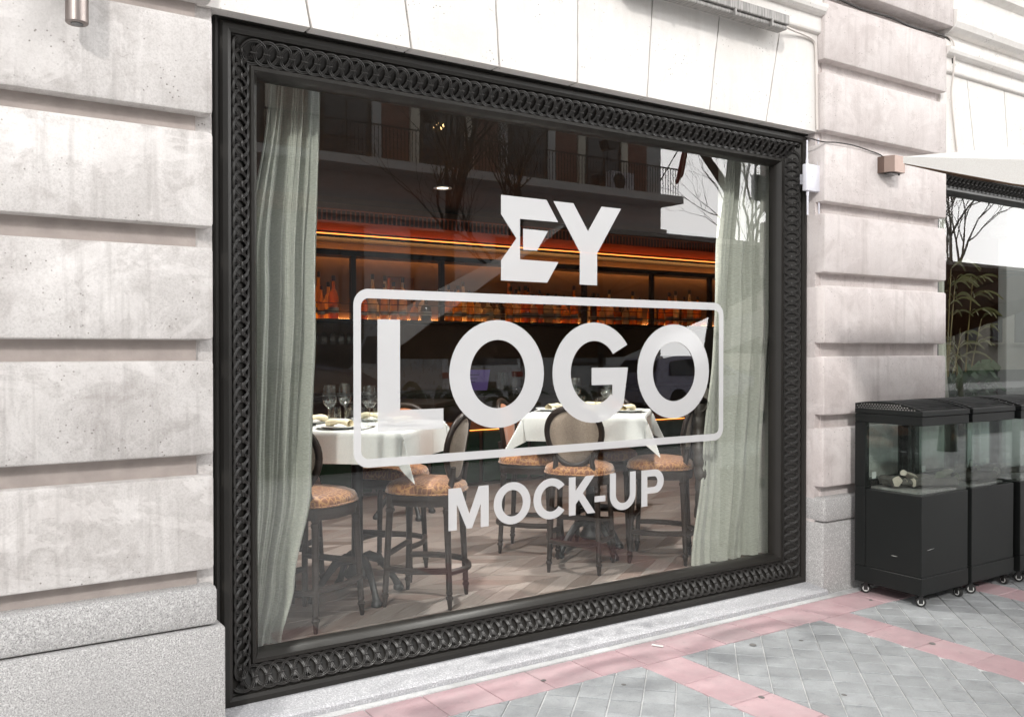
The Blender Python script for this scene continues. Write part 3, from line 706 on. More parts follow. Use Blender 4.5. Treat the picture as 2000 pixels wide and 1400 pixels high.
# curtains: a hanging sheet with folds, gathered as in the photograph
def curtain(label, xl, xr, y, nf, seed, amp=.035, z1=2.78, z0=ZF + .01, skew=lambda u, h: 0.0):
    rnd = random.Random(seed); ph = [rnd.uniform(0, 6.28) for _ in range(6)]
    def fn(u, v):
        z = z1 + (z0 - z1) * v; h = v
        xa, xb = xl(h), xr(h)
        uu = u + .015 * math.sin(6.28 * u * 2 + ph[0] + 2 * h)
        x = xa + (xb - xa) * uu
        f = math.sin(2 * PI * nf * (u + .06 * math.sin(5 * u + ph[5])) + ph[1] + .5 * math.sin(3 * h + ph[2])) + .5 * math.sin(2 * PI * nf * 1.7 * u + ph[3] + h * .8) + .28 * math.sin(2 * PI * nf * 2.9 * u + ph[4] + 2.2 * h) + .12 * math.sin(2 * PI * nf * 5.3 * u + ph[2] - 3 * h)
        f = f / (1 + .25 * abs(f)) * 1.25
        pinch = .75 + .35 * math.sin(PI * min(1, h * 1.3))
        hem = .004 if .955 < v < .96 else 0
        return (x, y + amp * pinch * f + .014 * math.sin(5 * h + 9 * u + ph[4]) + .004 * math.sin(31 * h + 6 * u) * math.sin(9 * u + 4 * h) - hem, z)
    m = MB().grid(fn, 170, 70)
    # give the cloth a back side a few millimetres behind
    n0 = len(m.v); f0 = list(m.f)
    m.v += [(a, b + .004, c) for a, b, c in m.v]; m.f += [tuple(i + n0 for i in reversed(f)) for f in f0]; m.m += [0] * len(f0)
    return tag(m.build('curtain', MAT['curtain'], smooth='all', fix=False), label, 'curtain')
def lerp(pts):
    def g(h):
        for (a, b), (c, d) in zip(pts, pts[1:]):
            if h <= c:
                k = (h - a) / (c - a); k = k * k * (3 - 2 * k); return b + (d - b) * k
        return pts[-1][1]
    return g
curtain('sage green curtain gathered at the left side of the window', lerp([(0, 1.31), (.35, 1.20), (.7, 1.16), (1, 1.14)]), lerp([(0, 1.574), (.42, 1.556), (.73, 1.525), (.9, 1.44), (1, 1.375)]), 3.99, 4.0, 3)
curtain('sage green curtain gathered at the right side of the window', lerp([(0, 4.22), (.4, 4.15), (.75, 4.07), (1, 3.99)]), lerp([(0, 4.80), (1, 4.74)]), 4.0, 4.2, 11)
curtain('pale green curtain edge at the left of the second window', lerp([(0, 6.0), (1, 6.0)]), lerp([(0, 6.70), (1, 6.72)]), 3.97, 5, 5)

# ------------------------------------------------------------------ bar stools
def make_stool(label):
    t_ = thing('bar_stool', label, 'bar stool', group='oval backed bar stools round the high tables')
    H = .585
    def sp(a, w_, d):                     # rounded D outline
        c, s__ = math.cos(a), math.sin(a); k = 2.6
        r = (abs(c / w_) ** k + abs(s__ / d) ** k) ** (-1 / k); return r * c, r * s__
    n = 40
    m = MB(); rings_ = [(.985, H + .006), (1.02, H + .016), (1.02, H + .034), (.97, H + .052), (.80, H + .068), (.5, H + .078), (.2, H + .082), (.001, H + .083)]
    vs = []
    for k, z in rings_:
        for j in range(n):
            x, y = sp(2 * PI * j / n, .205, .205); vs.append((x * k, y * k, z))
    fs = [(i * n + j, i * n + (j + 1) % n, (i + 1) * n + (j + 1) % n, (i + 1) * n + j) for i in range(len(rings_) - 1) for j in range(n)]
    fs.append(tuple(range(n - 1, -1, -1)))
    seat = m.add(vs, fs).build('seat', MAT['croc'], t_, smooth='all')
    MB().tube([(sp(2 * PI * j / n, .211, .211)[0], sp(2 * PI * j / n, .211, .211)[1], H + .014) for j in range(n)], .0045, 6, closed=True).build('piping', MAT['croc'], seat, smooth='all')
    m = MB(); vs = []
    pr = [(.90, H - .05), (.99, H - .05), (.99, H - .03), (1.0, H - .026), (1.0, H - .006), (.985, H + .004), (.90, H + .004)]
    for k, z in pr:
        for j in range(n):
            x, y = sp(2 * PI * j / n, .205, .205); vs.append((x * k, y * k, z))
    fs = [(i * n + j, i * n + (j + 1) % n, ((i + 1) % len(pr)) * n + (j + 1) % n, ((i + 1) % len(pr)) * n + j) for i in range(len(pr)) for j in range(n)]
    m.add(vs, fs).build('seat_frame', MAT['darkwood'], t_, smooth=35)
    feet = [(-.155, -.175), (.155, -.175), (-.18, .175), (.18, .175)]; tops = [(-.135, -.15), (.135, -.15), (-.155, .15), (.155, .15)]
    lp = [(0, .0095), (.03, .0125), (.05, .015), (.055, .019), (.065, .019), (.07, .0145), (.078, .0145), (.083, .018), (.092, .0155), (.30, .0165), (.495, .0185), (.50, .022), (.515, .022), (.52, .017), (.53, .021), (.54, .021), (.585, .021)]
    for f, tp in zip(feet, tops):
        pts = [(f[0] + (tp[0] - f[0]) * z / H, f[1] + (tp[1] - f[1]) * z / H, z) for z, r in lp]
        MB().tube(pts, [r for z, r in lp], 10, ref=(1, 0, 0)).build('leg', MAT['darkwood'], t_, smooth=35)
    def at(i, z): f, tp = feet[i], tops[i]; return Vector((f[0] + (tp[0] - f[0]) * z / H, f[1] + (tp[1] - f[1]) * z / H, z))
    for (i, j, z, bow) in ((0, 1, .19, -.06), (0, 2, .20, -.035), (1, 3, .20, -.035), (2, 3, .275, 0)):
        a, b = at(i, z), at(j, z); mid = (a + b) / 2; out = Vector((mid.x, mid.y, 0)).normalized() * abs(bow)
        pts = [a.lerp(b, k / 8) + out * math.sin(PI * k / 8) for k in range(9)]
        MB().tube(pts, .017, 6, ref=(0, 0, 1), sx=1.0).xform(Matrix.Identity(4)).build('stretcher', MAT['darkwood'], t_, smooth=45)
    # oval back, leaning back a little
    zc_, a_, b_ = .825, .178, .190
    tilt = Matrix.Translation((0, -.19, zc_)) @ Matrix.Rotation(R(8), 4, 'X')
    def ov(th, k=1.0): return Vector((k * a_ * math.cos(th) * (1 + .13 * math.sin(th)), -.02 * math.cos(th) ** 2 * 0, k * b_ * math.sin(th)))
    m = MB().tube([tilt @ (ov(2 * PI * k / 40, .93) + Vector((0, .03 * (math.cos(2 * PI * k / 40)) ** 2, 0))) for k in range(40)], .0195, 8, closed=True, ref=(0, 1, 0), sx=.85)
    bf = m.build('back_frame', MAT['darkwood'], t_, smooth='all')
    for sx in (-1, 1):
        MB().tube([(sx * .125, -.155, H - .03), (sx * .118, -.165, H + .04), (sx * .110, -.176, H + .09), (sx * .122, -.186, H + .15)], [.019, .017, .016, .013], 8, ref=(0, 1, 0)).build('stile', MAT['darkwood'], bf, smooth=50)
    def pad(sg, off):
        vs = [tilt @ Vector((0, .012 * 0 + sg * off, 0))]; fs = []
        K = [(.30, 1.0), (.6, .85), (.8, .5), (.86, .1)]
        for k, d in K:
            for j in range(32):
                p = ov(2 * PI * j / 32, k); vs.append(tilt @ (p + Vector((0, .03 * math.cos(2 * PI * j / 32) ** 2 * k + sg * off * d, 0))))
        for j in range(32): fs.append((0, 1 + j, 1 + (j + 1) % 32))
        for i in range(3):
            for j in range(32): fs.append((1 + i * 32 + j, 1 + i * 32 + (j + 1) % 32, 1 + (i + 1) * 32 + (j + 1) % 32, 1 + (i + 1) * 32 + j))
        return MB().add(vs, fs)
    pad(-1, .016).build('back_panel', MAT['linen'], t_, smooth='all')
    pad(1, .02).build('back_pad', MAT['orange_back'], t_, smooth='all')
    return t_
STOOLS = [((2.275, 4.275), -43.6, 'bar stool with croc patterned seat at the right corner of the left table'),
          ((1.625, 4.275), 58, 'bar stool half hidden by the left curtain'),
          ((3.405, 4.395), 49.5, 'bar stool with its linen oval back turned to the street'),
          ((3.98, 4.29), -41, 'bar stool with a jacket hanging on it by the right curtain'),
          ((3.43, 4.96), 139, 'bar stool at the left far side of the right table'),
          ((4.02, 4.88), 229, 'bar stool behind the right table facing the street'),
          ((2.37, 4.90), 227, 'bar stool behind the left table with its rust back showing over the cloth'),
          ((1.66, 4.86), 137, 'bar stool in the shade at the far left of the left table')]
st0 = None
for (x, y), az, lab in STOOLS:
    if st0 is None: st0 = make_stool(lab); st0.location = (x, y, ZF); st0.rotation_euler = (0, 0, -R(az))
    else: dup(st0, (x, y, ZF), -R(az), lab)
# jacket hung over the stool back by the right curtain
def jacket():
    t_ = thing('jacket', 'dark quilted puffer jacket hung on the stool by the right curtain', 'jacket', (4.10, 4.15, .42), R(41))
    for (x0, w_, y0, zt, zbm) in ((-.13, .15, -.07, .74, .02), (.03, .15, -.075, .73, .07)):
        def fn(u, v):
            th = 2 * PI * u; z = zt + (zbm - zt) * v
            puff = 1 + .16 * abs(math.sin(v * PI * 9)); r = .5 * w_ * (.72 + .3 * math.sin(PI * min(1, v + .12))) * puff
            return (x0 + w_ / 2 + r * math.cos(th) + .01 * math.sin(8 * v), y0 + .55 * r * math.sin(th) + .01 * math.sin(7 * v), z)
        MB().grid(fn, 18, 54, closeu=True).build('jacket_side', MAT['jacket'], t_, smooth='all')
    def fn(u, v):
        th = PI * u; return (-.13 + .30 * u, -.075 + .05 * math.cos(2 * PI * v), .74 + .06 * math.sin(th) + .05 * math.sin(2 * PI * v))
    MB().grid(fn, 14, 10).build('collar', MAT['jacket'], t_, smooth='all')
jacket()

# ------------------------------------------------------------------ high tables with cloths
def make_table(loc, label):
    t_ = thing('high_table', label, 'table', loc, 0, 'high tables on cast iron feet')
    MB().box(-.36, .36, -.36, .36, .895, .932, .006).xform(Matrix.Rotation(R(45), 4, 'Z')).build('table_top', MAT['darkwood'], t_)
    MB().lathe([(.06, .10), (.075, .12), (.05, .16), (.032, .22), (.030, .5), (.032, .8), (.05, .86), (.12, .885), (.12, .895)], 20).build('pedestal', MAT['iron'], t_, smooth=45)
    for k in range(4):
        M_ = Matrix.Rotation(k * PI / 2, 4, 'Z')
        m = MB().tube([(.03, 0, .20), (.07, 0, .215), (.13, 0, .19), (.19, 0, .12), (.225, 0, .065), (.245, 0, .03)], [.03, .028, .024, .020, .019, .022], 8, ref=(0, 1, 0), sx=.9)
        m.lathe([(.022, 0), (.03, .006), (.03, .022), (.022, .032), (.014, .045)], 12, (.25, 0, 0))
        m.xform(M_).build('foot', MAT['iron'], t_, smooth=45)
    return t_
tb0 = make_table((1.99, 4.55, ZF), 'left high table under a white cloth on cast iron feet')
dup(tb0, (3.70, 4.66, ZF), 0, 'right high table under a white cloth on cast iron feet')
dup(tb0, (3.27, 6.53, ZF), 0, 'bare dark high table further back in the room')
def cloth(label, loc, hs, ov, seed, rot=45):
    rnd = random.Random(seed); ph = [rnd.uniform(0, 6.28) for _ in range(4)]
    T = hs + ov; N = 60
    def q(s_):
        return s_
    def fn(u, v):
        a, b = (u * 2 - 1) * T, (v * 2 - 1) * T
        da, db = max(0, abs(a) - hs), max(0, abs(b) - hs); sa, sb = (1 if a > 0 else -1), (1 if b > 0 else -1)
        x, y, z = max(-hs, min(hs, a)), max(-hs, min(hs, b)), 0.0
        mn, mxx = min(da, db), max(da, db)
        z -= (mxx + .47 * mn) * .985
        fl = .05
        if da > 0: x += sa * (da * fl + .006 * min(1, da * 40) + mn * .58 + .010 * da / ov * math.sin(b * 13 + ph[0] + sa))
        if db > 0: y += sb * (db * fl + .006 * min(1, db * 40) + mn * .58 + .010 * db / ov * math.sin(a * 12 + ph[1] + sb))
        if da > 0 and db > 0:                     # corner folds over itself
            k = (da - db) / ov
            x += -sa * max(0, k) * .03; y += -sb * max(0, -k) * .03
        if da == 0 and db == 0:
            z += .0012 * math.sin(a * 15 + ph[2]) * math.sin(b * 11 + ph[3])
            for c_ in (-.13, .13):
                z += .0022 * math.exp(-((a - c_) / .006) ** 2) + .0022 * math.exp(-((b - c_) / .006) ** 2)
        else:
            for c_ in (-.13, .13):
                if da > 0: x += sa * .004 * math.exp(-((b - c_) / .006) ** 2)
                if db > 0: y += sb * .004 * math.exp(-((a - c_) / .006) ** 2)
        return (x, y, z)
    m = MB().grid(fn, 110, 110)
    n0 = len(m.v); f0 = list(m.f)
    m.v += [(a * .9975, b * .9975, c - .002) for a, b, c in m.v]; m.f += [tuple(reversed([i + n0 for i in f])) for f in f0]; m.m += [0] * len(f0)
    o = tag(m.build('tablecloth', MAT['cloth'], smooth='all', fix=False), label, 'tablecloth', 'white tablecloths on the high tables')
    o.location = loc; o.rotation_euler = (0, 0, R(rot)); return o
ZT = ZF + .94
cloth('white tablecloth with hanging corners on the left high table', (1.99, 4.55, ZT - .002), .385, .165, 1)
cloth('white tablecloth with hanging corners on the right high table', (3.70, 4.66, ZT - .002), .375, .165, 4)
# glasses, plates, napkins and cutlery
wine_me = [MB().lathe([(.033, 0), (.031, .003), (.006, .006), (.0038, .012), (.0036, .085), (.006, .093), (.02, .103), (.034, .122), (.0385, .143), (.0385, .16), (.034, .20), (.0305, .218), (.0297, .218), (.0332, .20), (.0375, .16), (.0375, .143), (.033, .123), (.018, .105), (.001, .1)], 20).mesh('wine_glass', MAT['tableglass'], smooth=40)]
def flute(r):
    m = MB(); prof = [(.03, 0), (.034, .004), (.036, .1), (.035, .1), (.032, .012), (.001, .01)]; vs = []; n = 28
    for i, (rr, z) in enumerate(prof):
        for j in range(n):
            k = 1 + (.05 * (1 if j % 2 else -1) if i < 3 and z > .0 and z < .09 else 0); vs.append((rr * k * math.cos(2 * PI * j / n), rr * k * math.sin(2 * PI * j / n), z))
    fs = [(i * n + j, i * n + (j + 1) % n, (i + 1) * n + (j + 1) % n, (i + 1) * n + j) for i in range(len(prof) - 1) for j in range(n)]
    return m.add(vs, fs).mesh('tumbler', MAT['tableglass'])
tum_me = flute(1)
plate_me = MB().lathe([(.06, 0), (.075, .003), (.12, .014), (.122, .016), (.119, .0165), (.078, .007), (.001, .005)], 36).mesh('plate', MAT['porcelain'], smooth=40)
def napk():
    def fn(u, v): 
        th = 2 * PI * u; z = v
        return (.075 * (2 * v - 1), .028 * math.cos(th) * (1 - .2 * math.sin(9 * v)), .018 + .016 * math.sin(th) * (1 + .25 * math.sin(7 * v + 1)) + .012 * math.sin(3 * v))
    return MB().grid(fn, 12, 12, closeu=True).mesh('napkin', MAT['napkin'], smooth='all')
nap_me = napk()
knife_me = MB().box(-.10, .0, -.006, .006, 0, .004, .002).box(.0, .11, -.009, .009, .001, .003).mesh('knife', MAT['silver'])
mat_me = MB().box(-.16, .16, -.10, .10, 0, .002).mesh('place_mat', MAT['napkin'])
SIDE = {'near right': (45, 'window side, nearest the middle'), 'a': 0}
def setting(cx, cy, tname, idx, ang, where, pl=True):
    u = Vector((math.cos(R(ang)), math.sin(R(ang)), 0)); v = Vector((-u.y, u.x, 0)); c = Vector((cx, cy, ZT))
    p = c + u * .245
    if pl:
        tag(place('plate', plate_me, None, p + Vector((0, 0, .001))), 'white plate %s of the %s table' % (where, tname), 'plate', 'plates on the high tables')
        n_ = place('napkin', nap_me, None, p + Vector((0, 0, .006)), (0, 0, R(ang + 70))); tag(n_, 'cream folded napkin on the plate %s of the %s table' % (where, tname), 'napkin', 'napkins on the plates')
        k_ = place('knife', knife_me, None, p + v * .155 + Vector((0, 0, .001)), (0, 0, R(ang))); tag(k_, 'table knife beside the plate %s of the %s table' % (where, tname), 'knife', 'knives on the high tables')
    g = c + u * .115 + v * -.11
    tag(place('wine_glass', wine_me[0], None, g), 'empty wine glass %s of the %s table' % (where, tname), 'wine glass', 'wine glasses on the high tables')
    g = c + u * .10 + v * .075
    tag(place('tumbler', tum_me, None, g), 'ribbed glass tumbler %s of the %s table' % (where, tname), 'tumbler', 'tumblers on the high tables')
for cx, cy, tn in ((1.99, 4.55, 'left'), (3.70, 4.66, 'right')):
    for ang, wh in ((-45, 'at the right-hand window side'), (225, 'at the left-hand window side'), (45, 'at the far right side'), (135, 'at the far left side')):
        setting(cx, cy, tn, 0, ang, wh)

# ------------------------------------------------------------------ the bar at the back
bar = thing('bar_counter', 'dark bar counter with an orange glowing ledge and green panels', 'bar', (6, 7.7, ZF))
MB().box(2.2, 10.5, 7.45, 8.0, 1.04, 1.09, .006).build('counter_top', MAT['darkwood'], bar, world=True)
MB().box(2.3, 10.4, 7.62, 7.95, ZF, 1.04).build('counter_body', MAT['brown_wall'], bar, world=True)
MB().box(2.3, 10.4, 7.42, 7.615, .72, .80, .02, 3).build('ledge', MAT['copper_paint'], bar, smooth=40, world=True)
MB().box(2.3, 10.4, 7.56, 7.58, .700, .717).build('led_strip', MAT['led_low'], bar, world=True)
for k in range(14): MB().box(2.35 + k * .58, 2.35 + k * .58 + .54, 7.585, 7.618, ZF + .03, .69, .01).build('front_panel', MAT['green_tile'], bar, world=True)
bb = thing('back_bar', 'back bar with lit bottle shelf, dark posts and glowing cornice', 'shelf unit', (6, 8.5, ZF))
MB().box(2.4, 10.4, 8.62, 8.66, ZF, 2.99).build('back_panel', MAT['bar_back'], bb, world=True)
MB().box(2.4, 10.4, 8.24, 8.618, 1.765, 1.80, .004).build('bottle_shelf', MAT['darkwood'], bb, world=True)
MB().box(2.4, 10.4, 8.585, 8.612, 1.803, 1.813).build('led_strip', MAT['led_shelf'], bb, world=True)
MB().box(2.4, 10.4, 8.24, 8.50, 2.42, 2.475).build('top_beam', MAT['darkwood'], bb, world=True)
MB().box(2.4, 10.4, 8.53, 8.55, 2.478, 2.49).build('led_strip', MAT['led_shelf'], bb, world=True)
MB().box(2.4, 10.4, 8.30, 8.618, 2.66, 2.76).build('cornice_band', MAT['copper_paint'], bb, world=True)
MB().box(2.4, 10.4, 8.23, 8.26, 2.616, 2.628).build('led_strip', MAT['led'], bb, world=True)
MB().box(2.4, 10.4, 8.20, 8.618, 2.585, 2.612).build('lower_cornice', MAT['darkwood'], bb, world=True)
rk = MB()
for k in range(160): rk.box(2.4 + k * .05, 2.412 + k * .05, 8.27, 8.28, 2.76, 2.86)
rk.box(2.4, 10.4, 8.265, 8.285, 2.86, 2.872)
rk.build('gallery_rail', MAT['copper_paint'], bb, world=True, kind='stuff')
for x in (3.55, 4.55, 6.45, 7.5, 8.5): MB().box(x, x + .05, 8.25, 8.30, 1.80, 2.42).build('post', MAT['darkwood'], bb, world=True)
for z in (1.87, 1.95): MB().tube([(2.4, 8.245, z), (10.4, 8.245, z)], .004, 6).build('rail', MAT['darkwood'], bb, world=True)
for x in (3.0, 4.1, 5.6): MB().box(x, x + .28, 8.52, 8.58, 2.12, 2.25).build('lit_box', MAT['copper_paint'], bb, world=True)
bprof = [[(.04, 0), (.042, .01), (.042, .17), (.03, .21), (.015, .235), (.014, .30)],
         [(.045, 0), (.048, .02), (.048, .12), (.04, .15), (.016, .175), (.015, .23)],
         [(.036, 0), (.038, .01), (.037, .2), (.02, .25), (.014, .27), (.014, .33)],
         [(.05, 0), (.055, .03), (.055, .09), (.045, .14), (.017, .16), (.017, .22)]]
bkind = ['tall straight bottle', 'stout shouldered bottle', 'slim wine bottle', 'round squat bottle']; bcol = ['amber', 'clear', 'dark', 'golden', 'green']
BM = {}
ORD = ['first', 'second', 'third', 'fourth', 'fifth', 'sixth', 'seventh', 'eighth', 'ninth', 'tenth', 'eleventh', 'twelfth', 'thirteenth', 'fourteenth', 'fifteenth', 'sixteenth', 'seventeenth', 'eighteenth', 'nineteenth', 'twentieth', 'twenty-first', 'twenty-second', 'twenty-third', 'twenty-fourth', 'twenty-fifth', 'twenty-sixth', 'twenty-seventh', 'twenty-eighth', 'twenty-ninth', 'thirtieth']
nb = 0; seen = {}
sect = lambda x: 'left section of the back bar' if x < 3.55 else 'second section of the back bar' if x < 4.55 else 'middle section of the back bar' if x < 6.45 else 'fourth section of the back bar' if x < 7.5 else 'right end of the back bar'
for row in (0, 1):
    xb = 3.0 + .05 * row
    while xb < 8.45 - row * .0:
        pk = random.randrange(4); ck = random.choice([0, 0, 1, 3, 1, 0, 3, 1, 3, 2, 4])
        if 3.5 < xb < 3.65 or 4.5 < xb < 4.65 or 6.4 < xb < 6.53 or 7.45 < xb < 7.58: xb += .14; continue
        if (pk, ck) not in BM:
            pr = bprof[pk]; top = pr[-1][1]
            root = thing('bottle', 'x', 'bottle', (xb, 8.4, 1.801), 0, 'bottles on the back bar shelf')
            MB().lathe(pr, 14).build('glass_body', BOT[ck], root, smooth=50)
            r_ = pr[1][0] + .0008; MB().lathe([(r_, .045), (r_, .088)], 14, capb=False, capt=False).build('paper_label', MAT['label'], root, smooth=50)
            MB().lathe([(.0165, top - .005), (.0165, top + .035), (.015, top + .038)], 10).build('cap', MAT['cap'], root, smooth=50)
            BM[(pk, ck)] = root
        else: root = dup(BM[(pk, ck)], (xb, 8.4, 1.801))
        root.location = (xb, 8.32 + row * .16 + random.uniform(-.02, .02), 1.801); root.rotation_euler = (0, 0, random.uniform(0, 6))
        key = (sect(xb), row); seen[key] = seen.get(key, -1) + 1
        root['label'] = '%s %s, %s from left, %s, %s row' % (bcol[ck], bkind[pk], ORD[seen[key]], sect(xb), 'back' if row else 'front')
        sc__ = random.uniform(.82, 1.28); root.scale = (sc__ * random.uniform(.9, 1.1),) * 2 + (sc__,)
        xb += random.uniform(.095, .15); nb += 1
# wine glasses hung under the shelf at the left, menus and glasses on the counter
for k in range(9):
    o = place('wine_glass', wine_me[0], None, (2.95 + k * .09, 8.36, 1.764), (PI, 0, 0)); tag(o, '%s hanging wine glass from the left curtain, under the bottle shelf' % ORD[k], 'wine glass', 'glasses hanging under the shelf')
def card(loc, rz, label):
    t_ = thing('menu_card', label, 'menu card', loc, rz)
    MB().add([(-.14, 0, .20), (.14, 0, .20), (.105, -.04, 0), (-.105, -.04, 0), (-.14, .003, .20), (.14, .003, .20), (.105, -.037, 0), (-.105, -.037, 0)], [(0, 1, 2, 3), (7, 6, 5, 4), (0, 4, 5, 1), (1, 5, 6, 2), (2, 6, 7, 3), (3, 7, 4, 0)]).build('card', MAT['purple_card'], t_)
    for k in range(3): MB().box(-.09, .03 - k * .02, -.014 - k * .008, -.011 - k * .008, .148 - k * .035, .153 - k * .035).build('print_line', MAT['ink'], t_)
card((4.53, 7.5, 1.10), R(-25), 'violet menu card standing on the bar counter'); card((2.72, 7.5, 1.10), R(-25), 'violet menu card at the curtain end of the bar counter')
for k, (x, y) in enumerate(((4.66, 7.5), (4.83, 7.52), (4.90, 7.56), (4.98, 7.5))):
    tag(place('tumbler', tum_me, None, (x, y, 1.09), scale=(1, 1, 1.8)), '%s tall tumbler to the right of the violet menu card' % ORD[k], 'tumbler', 'tumblers by the menu card')

# lit ceiling lamp before the bar; three more, unseen, added to brighten the room
for k, (x, y, wt) in enumerate(((4.05, 7.3, 30), (1.9, 4.5, 230), (3.6, 4.5, 230), (6.9, 4.5, 15))):
    t_ = thing('ceiling_lamp', ('lit round recessed lamp in the ceiling before the bar', 'added unseen fill lamp in the ceiling above the left high table', 'added unseen fill lamp in the ceiling above the right high table', 'added unseen fill lamp in the ceiling over the second window plants')[k], 'ceiling lamp', (x, y, 2.99))
    MB().lathe([(.055, 0), (.085, -.002), (.085, .006), (.055, .006)], 24, (0, 0, 0), capb=False, capt=False).build('trim', MAT['white_plastic'], t_, smooth=40)
    MB().lathe([(.0001, .002), (.053, .002)], 20, capb=False, capt=False).build('lens', MAT['lamp_lens'], t_)
    ld = bpy.data.lights.new('ceiling_lamp_light', 'SPOT'); ld.energy = wt; ld.spot_size = R(125); ld.spot_blend = .8; ld.shadow_soft_size = .06; ld.color = (1.0, .96, .92)
    lo = link(bpy.data.objects.new('lamp_light', ld)); lo.parent = t_; lo.location = (0, 0, -.03)

# ------------------------------------------------------------------ plants behind the second window, and its column
MB().box(7.60, 8.1, 3.985, 4.06, ZF, 2.995, .006).box(7.53, 8.16, 3.95, 4.10, 2.44, 2.54, .02, 2).build('interior_column', MAT['column'], kind='structure')
def leaf_strip(m, pts, wid):
    P = [Vector(p) for p in pts]; n = len(P)
    for i in range(n - 1):
        d = (P[i + 1] - P[i]).normalized(); s_ = d.cross(Vector((.3, .8, .2))).normalized()
        w0, w1 = wid * math.sin(PI * (i + .15) / n), wid * math.sin(PI * (i + 1.0) / n) * .999
        m.add([P[i] - s_ * w0, P[i] + s_ * w0, P[i + 1] + s_ * w1, P[i + 1] - s_ * w1], [(0, 1, 2, 3)])
def palm(label, x, y, z0, stems, seed):
    rnd = random.Random(seed); t_ = thing('potted_palm', label, 'plant', (x, y, ZF))
    MB().lathe([(.13, ZF), (.16, ZF + .30), (.165, ZF + .32), (.14, ZF + .32)], 20, (x, y, 0)).build('pot', MAT['pot'], t_, smooth=40, world=True)
    st = MB(); lf = MB(); 
    for k in range(stems):
        a = rnd.uniform(0, 6.28); h = rnd.uniform(.95, 1.75); lean = rnd.uniform(.05, .28)
        pts = [Vector((x + math.cos(a) * lean * q_ * q_, y + .35 * math.sin(a) * lean * q_ * q_, ZF + .3 + h * q_)) for q_ in (0, .25, .5, .75, 1)]
        st.tube(pts, [.008, .007, .006, .005, .003], 6)
        top = pts[-1]; dirb = (pts[-1] - pts[-2]).normalized()
        for j in range(12):
            b = a + (j - 5.5) * .2 + rnd.uniform(-.1, .1); L = rnd.uniform(.22, .42); o_ = pts[-1].lerp(pts[-2], j % 3 * .35)
            leaf_strip(lf, [o_ + Vector((math.cos(b) * L * q_, .5 * math.sin(b) * L * q_, L * (.75 * q_ - .75 * q_ * q_))) for q_ in (0, .2, .4, .6, .8, 1)], .0085)
    st.build('stem', MAT['leaf_dry'], t_, smooth=40, world=True); lf.build('foliage', MAT['palm'], t_, world=True, kind='stuff', fix=False)
palm('tall palm with thin stalks inside the second window', 6.98, 4.15, ZF, 5, 2)
def lily(label, x, y, seed, fl, up0=0.0):
    rnd = random.Random(seed); t_ = thing('potted_lily', label, 'plant', (x, y, ZF))
    MB().lathe([(.12, ZF), (.15, ZF + .5 + up0), (.155, ZF + .52 + up0), (.13, ZF + .52 + up0)], 18, (x, y, 0)).build('pot', MAT['pot'], t_, smooth=40, world=True)
    lf = MB(); 
    for k in range(46):
        a = rnd.uniform(0, 6.28); L = rnd.uniform(.25, .55); up = rnd.uniform(.7, 1.5)
        leaf_strip(lf, [(x + math.cos(a) * L * q_, y + .5 * math.sin(a) * L * q_, ZF + .5 + up0 + L * up * (1.6 * q_ - 1.1 * q_ * q_)) for q_ in (0, .2, .4, .6, .8, 1)], rnd.uniform(.018, .04))
    lf.build('foliage', MAT['leaf_dark'], t_, world=True, kind='stuff', fix=False)
    for k in range(fl):
        m = MB(); a = rnd.uniform(0, 6.28); leaf_strip(m, [(x + .1 * math.cos(a) + .1 * q_, y - .08, ZF + 1.02 + .05 * k + .12 * q_ - .1 * q_ * q_) for q_ in (0, .25, .5, .75, 1)], .04); m.build('flower', MAT['petal'], t_, world=True, fix=False)
lily('dark leafy plant at the curtain inside the second window', 6.95, 4.08, 4, 0, .34); lily('dark leafy plant by the column inside the second window', 7.36, 4.12, 9, 0, .28)
palm('short palm beside the column inside the second window', 7.32, 4.2, ZF, 4, 6)

